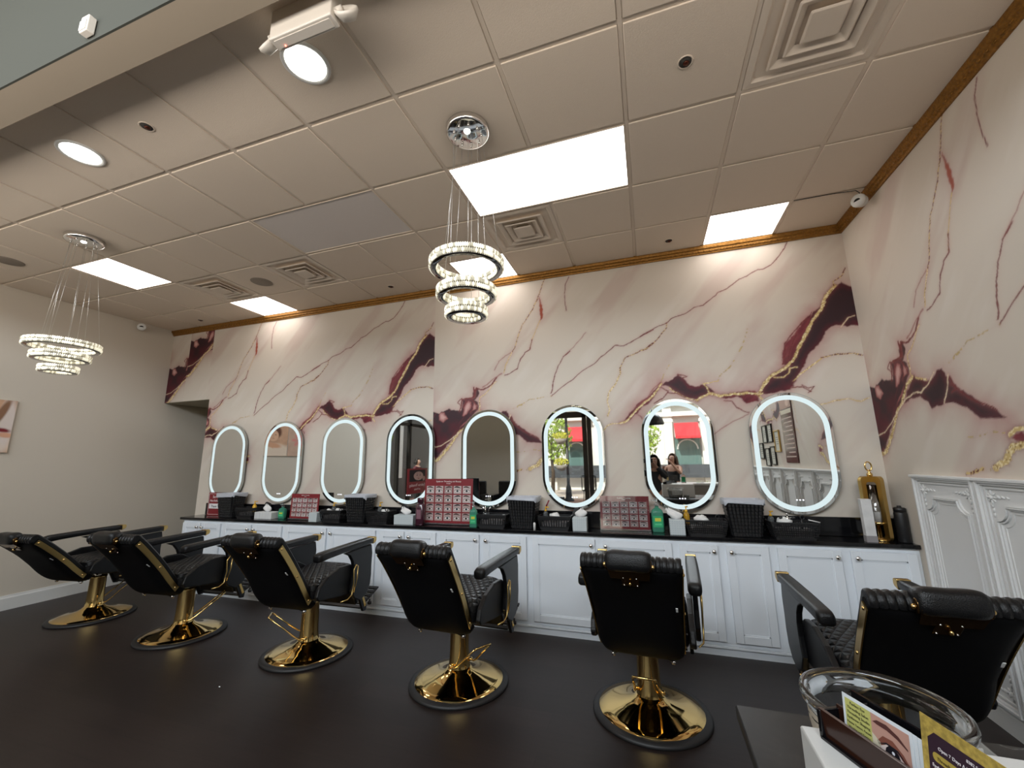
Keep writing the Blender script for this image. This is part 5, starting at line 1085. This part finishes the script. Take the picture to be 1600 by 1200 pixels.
struct(b.obj('building_facade_outside',M_fac))
b=MB(); b.box((-2,FY+.02,.95),(30,.5,.62),M_band); struct(b.obj('stone_band_outside',M_band)); 
for i,x in enumerate((-6.3,-3.6,-.7,1.9,3.9)):
    t=thing('shop_window',('shop window across the street behind the tree','shop window across the street beside the lamp post','shop window across the street, beside the door edge','arched shop window across the street behind the woman','shop window across the street farthest along')[i]+', mirrored','window',(x,FY-.18,0),0,'shop windows across the street'); 
    b=MB(); b.box((0,0,1.85),(1.15,.12,1.5),M_shop); b.obj('pane',M_shop,t); b=MB(); b.ring([(.5*math.cos(a*PI/12),2.0+.5*math.sin(a*PI/12)) for a in range(13)],[(.44*math.cos(a*PI/12),2.0+.44*math.sin(a*PI/12)) for a in range(13)],'y',.06,.10,M_fac); b.obj('arch',M_fac,t)
    if i==0: continue
    t=thing('shop_awning',('red awning across the street, hidden behind the lamp post in a mirror','red awning across the street, mirrored beside the door edge','red awning mirrored right above the woman with brown hair','red awning farthest along the white facade, mirrored')[i-1],'awning',(x,FY,0),0,'red awnings across the street')
    b=MB(); W_=.56; b.prism([(0,3.30),(.62,2.62),(.62,2.50),(.58,2.50),(0,3.2)],'x',-W_,W_,M_awn); b.obj('canopy',M_awn,t); b=MB(); b.tube([(-W_,.02,2.5),(-W_,.6,2.5)],.012,5,M_steel); b.tube([(W_,.02,2.5),(W_,.6,2.5)],.012,5,M_steel); b.obj('bracket',M_steel,t)
# tree, shrubs, lamp post with flower baskets
M_bark=mat('bark',(.10,.07,.05),.9); M_leaf=mat('sunlit_leaves',(.30,.42,.06),.7,var=.4,vscale=3); M_leaf2=mat('shrub_leaves',(.20,.32,.05),.7,var=.4,vscale=4)
def foliage(n,c,r,m,s,seed):
    R=random.Random(seed); b=MB()
    for i in range(n):
        while 1:
            p=Vector((R.uniform(-1,1),R.uniform(-1,1),R.uniform(-1,1)))
            if p.length<1 and p.length>.25: break
        p=Vector((p.x*r[0],p.y*r[1],p.z*r[2]))+Vector(c); q=Euler((R.uniform(0,6),R.uniform(0,6),R.uniform(0,6))).to_matrix(); k=s*R.uniform(.6,1.3)
        b.poly([p+q@Vector(v)*k for v in((-1,0,0),(0,.45,0),(1,0,0),(0,-.45,0))],m)
    return b
for i,(x,y,l) in enumerate(((-4.1,-10.2,'leafy street tree left of the lamp post, seen in the door mirror'),(-.35,-10.6,'leafy street tree behind the dome pendant, seen in the awning mirror'),(-9.6,-4.4,'small street tree outside the side window, seen in a mirror'))):
    t=thing('street_tree',l,'tree',(x,y,0),0,'street trees outside'); b=MB(); b.tube([(0,0,0),(.05,0,1.0),(0,.05,1.9),(.05,0,2.6)],[.10,.08,.06,.03],8,M_bark)
    for a in range(5): b.tube([(0,.03,1.6+.2*a),(.5*math.cos(a*1.3),.5*math.sin(a*1.3),2.2+.22*a)],[.035,.012],6,M_bark)
    b.obj('trunk',M_bark,t); foliage(1500,(0,0,2.6),(.95,.95,1.15),M_leaf,.085,i).obj('crown',M_leaf,t,fixn=False)
for i,(x,y,r,l) in enumerate(((-4.7,-9.3,.8,'low clipped shrub under the street tree'),(2.0,-9.6,.7,'low clipped shrub behind the reception desk'),(3.3,-9.8,.6,'low clipped shrub at the edge of the shop window view'))):
    tag(foliage(900,(0,0,0),(r,.4,.32),M_leaf2,.06,20+i).obj('clipped_shrub',M_leaf2,loc=(x,y,.30),fixn=False),l+', seen in a mirror','shrub','low shrubs outside')
t=thing('lamp_post','black street lamp post with two hanging flower baskets, seen in the door mirror','lamp post',(-2.98,-8.0,0))
b=MB(); b.lathe([(.20,0),(.20,.05),(.13,.12),(.10,.5),(.06,.6),(.05,3.9),(0,3.9)],16,M_steel); b.obj('post',M_steel,t)
for s,z in((1,2.45),(-1,1.45)):
    b=MB(); b.lathe([(0,-.22),(.12,-.20),(.26,0),(.24,0),(0,-.02)],16,mat('basket_stone',(.35,.31,.27),.8),c=(s*-.0-.22,.15,z-.10)); bk_=b.obj('flower_basket',None,t); foliage(260,(-.22,.15,z+.02),(.32,.30,.14),mat('yellow_flowers',(.62,.60,.08),.7,var=.4,vscale=9),.05,int(z*9)).obj('flowers',None,bk_,fixn=False)
t=thing('street_chair','black metal café chair on the paving outside the door, seen in a mirror','chair',(-2.05,-7.0,0))
b=MB()
for sx in(-1,1):
    for sy in(-1,1): b.tube([(sx*.2,sy*.2,0),(sx*.17,sy*.17,.45)],.012,6,M_steel)
b.obj('legs_frame',M_steel,t); b=MB(); b.box((0,0,.46),(.42,.42,.02),M_steel,bev=.005); b.obj('seat',M_steel,t); b=MB()
for i in range(5): b.tube([(-.18+.09*i,-.2,.46),(-.18+.09*i,-.24,.92)],.008,6,M_steel)
b.tube([(-.2,-.2,.46),(-.2,-.24,.92),(.2,-.24,.92),(.2,-.2,.46)],.012,6,M_steel); b.obj('backrest',M_steel,t)
b=MB(); b.ico((0,0,.18),.35,mat('boulder_stone',(.52,.47,.40),.9,bump=.5,bscale=6),(1.3,.8,.6),3,True); tag(b.obj('boulder',None,loc=(-4.05,-7.9,0)),'pale landscape boulder on the paving left of the lamp post, seen in a mirror','boulder')
# ------------------------------------------------------------------ people seen in the awning mirror
def skin(name,verts,edges,radii,m,parent,sub=2,root=0):
    me=bpy.data.meshes.new(name); me.from_pydata(verts,edges,[]); me.materials.append(m); o=bpy.data.objects.new(name,me); col.objects.link(o); o.parent=parent
    s=o.modifiers.new('skin','SKIN'); s.use_smooth_shade=True
    ly=me.skin_vertices[0].data if me.skin_vertices else None
    if ly is None: me.attributes; 
    for i,r in enumerate(radii): ly[i].radius=(r if isinstance(r,tuple) else (r,r))
    for i in range(len(verts)): ly[i].use_root=(i==root)
    q=o.modifiers.new('sub','SUBSURF'); q.levels=sub; q.render_levels=sub; return o
def person(name,label,loc,rz,skinm,top,pants,hair,hands,elb,sleeveless,head_turn=0,long_=True):
    t=thing(name,label,'person',loc,rz)
    V=[];E=[];R=[]
    def add(p,r,par=None):
        V.append(tuple(p)); R.append(r); i=len(V)-1
        if par is not None: E.append((par,i))
        return i
    pel=add((0,0,.92),(.155,.11)); ws=add((0,.0,1.06),(.125,.095),pel); ch=add((0,-.005,1.24),(.145,.10),ws); sh=add((0,-.015,1.345),(.105,.07),ch); nk=add((0,-.01,1.395),.050,sh); hb=add((0,.005,1.445),.048,nk); h1=add((0,.015,1.50),(.066,.076),hb); h2=add((0,.012,1.555),(.070,.085),h1); h3=add((0,.008,1.605),(.052,.062),h2)
    wr=[]
    for s,(e,h) in zip((-1,1),zip(elb,hands)):
        a=add((s*.165,-.015,1.325),.052,sh); b_=add(e,.038,a); c=add(h,.024,b_); wr.append((c,Vector(h),(Vector(h)-Vector(e)).normalized(),s))
        hp=add((s*.085,0,.86),.088,pel); k=add((s*.095,.015,.48),.055,hp); an=add((s*.10,0,.09),.036,k); add((s*.105,.13,.035),.030,an)
    for c,h,d,s in wr:
        palm=add(h+d*.045,(.034,.018),c); side=d.cross(Vector((0,0,1))); side=side.normalized() if side.length>.1 else Vector((1,0,0)); up_=side.cross(d)
        for f_ in range(4):
            off=side*((f_-1.5)*.019); L=(.036,.042,.038,.030)[f_]
            k0=add(h+d*.085+off,.0095,palm); k1=add(h+d*(.085+L*.75)+off-up_*.008,.0085,k0); add(h+d*(.085+L*1.25)+off-up_*.028,.0075,k1)
        k0=add(h+d*.03-side*s*-.036,.0105,palm); add(h+d*.062-side*s*-.046-up_*.01,.009,k0)
    skin('body',V,E,R,skinm,t,2)
    # face features
    b=MB()
    for s in(-1,1):
        b.ball((s*.030,.083,1.545),.0115,pc('e8e4e0'),u=10,v=8); b.ball((s*.030,.0905,1.545),.006,pc('2a1a14'),u=8,v=6); b.tube([(s*.015,.092,1.566),(s*.032,.094,1.571),(s*.050,.083,1.564)],[.003,.0035,.002],6,pc('2b1a16'))
        b.ball((s*.074,.005,1.535),.018,skinm,(.4,.8,1.4),8,6)
    b.tube([(0,.088,1.552),(0,.101,1.528),(0,.104,1.515)],[.007,.010,.011],8,skinm); b.ball((0,.088,1.487),.016,pc('9a4a48'),(1.3,.45,.5),10,6); b.obj('face',skinm,t)
    # clothing
    e=.013; T_=[];TE=[];TR=[]
    def ad2(p,r,par=None):
        T_.append(tuple(p)); TR.append(r); i=len(T_)-1
        if par is not None: TE.append((par,i))
        return i
    a0=ad2((0,0,.90),(.168,.123)); a1=ad2((0,0,1.06),(.138,.108),a0); a2=ad2((0,-.005,1.22),(.158,.113),a1); a3=ad2((0,-.012,1.32),(.118,.084) if not sleeveless else (.105,.086),a2)
    if not sleeveless:
        for s,(ee,hh) in zip((-1,1),zip(elb,hands)): q=ad2((s*.168,-.015,1.325),.065,a3); q=ad2(ee,.052,q); ad2(Vector(ee)*.2+Vector(hh)*.8,.038,q)
    else:
        for s in(-1,1): ad2((s*.085,-.012,1.365),.022,a3)
    skin('top',T_,TE,TR,top,t,2)
    P_=[(0,0,.93),(0,0,.88)];PE=[(0,1)];PR_=[(.160,.118),(.150,.115)]
    for s in(-1,1):
        n=len(P_); P_+=[(s*.088,0,.80),(s*.095,.015,.48),(s*.10,0,.12)]; PE+=[(1,n),(n,n+1),(n+1,n+2)]; PR_+=[.100,.072,.060]
    skin('trousers',P_,PE,PR_,pants,t,2)
    for s in(-1,1): b=MB(); loft(b,[([(x,y+.05) for x,y in rrect(.095,.25,.045,5)],0),([(x,y+.05) for x,y in rrect(.10,.255,.045,5)],.03),([(x,y+.03) for x,y in rrect(.08,.18,.035,5)],.075)],M_black); b.obj('shoe',M_black,t,loc=(s*.103,0,0))
    b=MB(); b.grid(lambda u,v:(lambda a,ph:( .086*math.cos(a)*math.sin(ph),.0+.098*math.sin(a)*math.sin(ph)-.012,1.555+.100*math.cos(ph)))(PI*.86+u*PI*1.28,.01+v*PI*.62),24,12,hair)
    n=30
    def lk(u,v):
        a=PI*.86+u*PI*1.28; w=1+.10*math.sin(a*9); z=1.58-v*(.36 if long_ else .12); r=.090+.012*math.sin(v*PI)+.012*v; return (r*w*math.cos(a),-.012+(r+.006)*w*math.sin(a)-.02*v,z)
    b.grid(lk,48,10,hair); b.obj('hair',hair,t,solid=.012)
    return t
M_sk1=mat('skin_tan',(.42,.24,.17),.5); M_sk2=mat('skin_light',(.62,.37,.27),.5)
M_h1=mat('hair_black',(.012,.009,.008),.4,bump=.6,bscale=90,stretch=(6,6,.6)); M_h2=mat('hair_brown',(.10,.045,.025),.4,bump=.6,bscale=90,stretch=(6,6,.6))
M_top1=mat('charcoal_top',(.020,.020,.022),.8); M_pan=mat('black_trousers',(.010,.010,.011),.8)
PX,PY=.10,-.36
person('person','person with black hair and dark top holding up a phone, seen in a mirror',(PX,PY,-.07),0,M_sk1,M_top1,M_pan,M_h1,[(-.215,.175,1.47),(-.0,.175,1.47)],[(-.285,.04,1.22),(.20,.06,1.22)],False)
# phone held level in both hands
t=thing('phone','dark phone held up by the person with long black hair','phone',(-.005,-.0165,1.468)); b=MB(); b.prism(rrect(.155,.075,.010,5),'y',-.0045,.0035,M_black); b.obj('body',M_black,t); b=MB(); b.lathe([(0,0),(.006,0),(.006,.0015),(0,.0015)],14,M_lens,c=(.030,.0035,.022),rot=(-PI/2,0,0)); b.obj('camera_lens',M_lens,t)
person('person','woman with brown hair in a black tank top behind the desk, mirrored',(.545,-2.55,-.02),.5,M_sk2,M_pan,M_pan,M_h2,[(-.10,.27,1.30),(.05,.20,1.44)],[(-.24,.06,1.10),(.235,.12,1.18)],True)
t=None
person('person','person in a maroon top outside the side window above the red poster, mirrored',(-8.0,-5.36,.02),-PI/2,M_sk2,mat('maroon_top',(.10,.02,.03),.8),M_pan,M_h1,[(-.25,.10,.85),(.25,.10,.85)],[(-.27,-.02,1.08),(.27,-.02,1.08)],False,long_=False)
# ------------------------------------------------------------------ camera, light, output look
cam=bpy.data.cameras.new('camera'); co=bpy.data.objects.new('camera',cam); col.objects.link(co)
F=636.5; cam.sensor_fit='HORIZONTAL'; cam.sensor_width=36; cam.lens=36*F/1600; cam.clip_start=.01; cam.clip_end=200
yw,pt,rl=.3149,.1903,-.0147
cy,sy=math.cos(yw),math.sin(yw); cp,sp_=math.cos(pt),math.sin(pt)
f=Vector((-sy*cp,cy*cp,sp_)); rt=Vector((cy,sy,0)); up=rt.cross(f); r2=rt*math.cos(rl)+up*math.sin(rl); u2=-rt*math.sin(rl)+up*math.cos(rl)
M=Matrix((r2,u2,-f)).transposed().to_4x4(); M.translation=Vector((0,0,1.475)); co.matrix_world=M
sc.camera=co
w=bpy.data.worlds.new('World'); sc.world=w; w.use_nodes=True; nt=w.node_tree; bg=nt.nodes['Background']
sky=nt.nodes.new('ShaderNodeTexSky'); sky.sky_type='NISHITA'; sky.sun_disc=False; sky.sun_elevation=math.radians(48); sky.sun_rotation=math.radians(20); sky.air_density=1; sky.dust_density=2.5
nt.links.new(sky.outputs[0],bg.inputs[0]); bg.inputs[1].default_value=.22
def area(name,loc,rot,sx,sy,e,c):
    l=bpy.data.lights.new(name,'AREA'); l.shape='RECTANGLE'; l.size=sx; l.size_y=sy; l.energy=e; l.color=c
    o=bpy.data.objects.new(name,l); col.objects.link(o); o.location=loc; o.rotation_euler=rot; return o
s=bpy.data.lights.new('sun','SUN'); s.energy=6.5; s.angle=.02; s.color=(1,.95,.86); so=bpy.data.objects.new('sun',s); col.objects.link(so); so.rotation_euler=(math.radians(-44),0,math.radians(18)) 
# added lamps: high indoor stand-in for shop-front daylight, unseen fill brightening the ceiling
area('daylight_standin',(-2.0,-2.6,4.45),(math.radians(58),0,0),7.0,1.6,520,(.86,.93,1.0))
area('ceiling_fill',(-2.4,-.9,2.75),(math.radians(180-4),0,0),7.5,1.4,340,(1.0,.92,.84))
sc.view_settings.view_transform='Standard'; sc.view_settings.look='None'; sc.view_settings.exposure=0; sc.view_settings.gamma=1
sc.cycles.use_denoising=True
try: sc.cycles.denoiser='OPENIMAGEDENOISE'
except Exception: pass
sc.cycles.max_bounces=10; sc.cycles.diffuse_bounces=5; sc.cycles.glossy_bounces=5; sc.cycles.transmission_bounces=8; sc.cycles.transparent_max_bounces=12
sc.cycles.sample_clamp_indirect=4; sc.cycles.caustics_reflective=False; sc.cycles.caustics_refractive=False

# lettering curves become meshes
bpy.context.view_layer.update(); dg=bpy.context.evaluated_depsgraph_get()
for o in [o for o in bpy.data.objects if o.type=='FONT']:
    me=bpy.data.meshes.new_from_object(o.evaluated_get(dg)); n=bpy.data.objects.new('lettering',me); col.objects.link(n)
    n.parent=o.parent; n.location=o.location; n.rotation_euler=o.rotation_euler; n.scale=o.scale
    bpy.data.objects.remove(o,do_unlink=True)
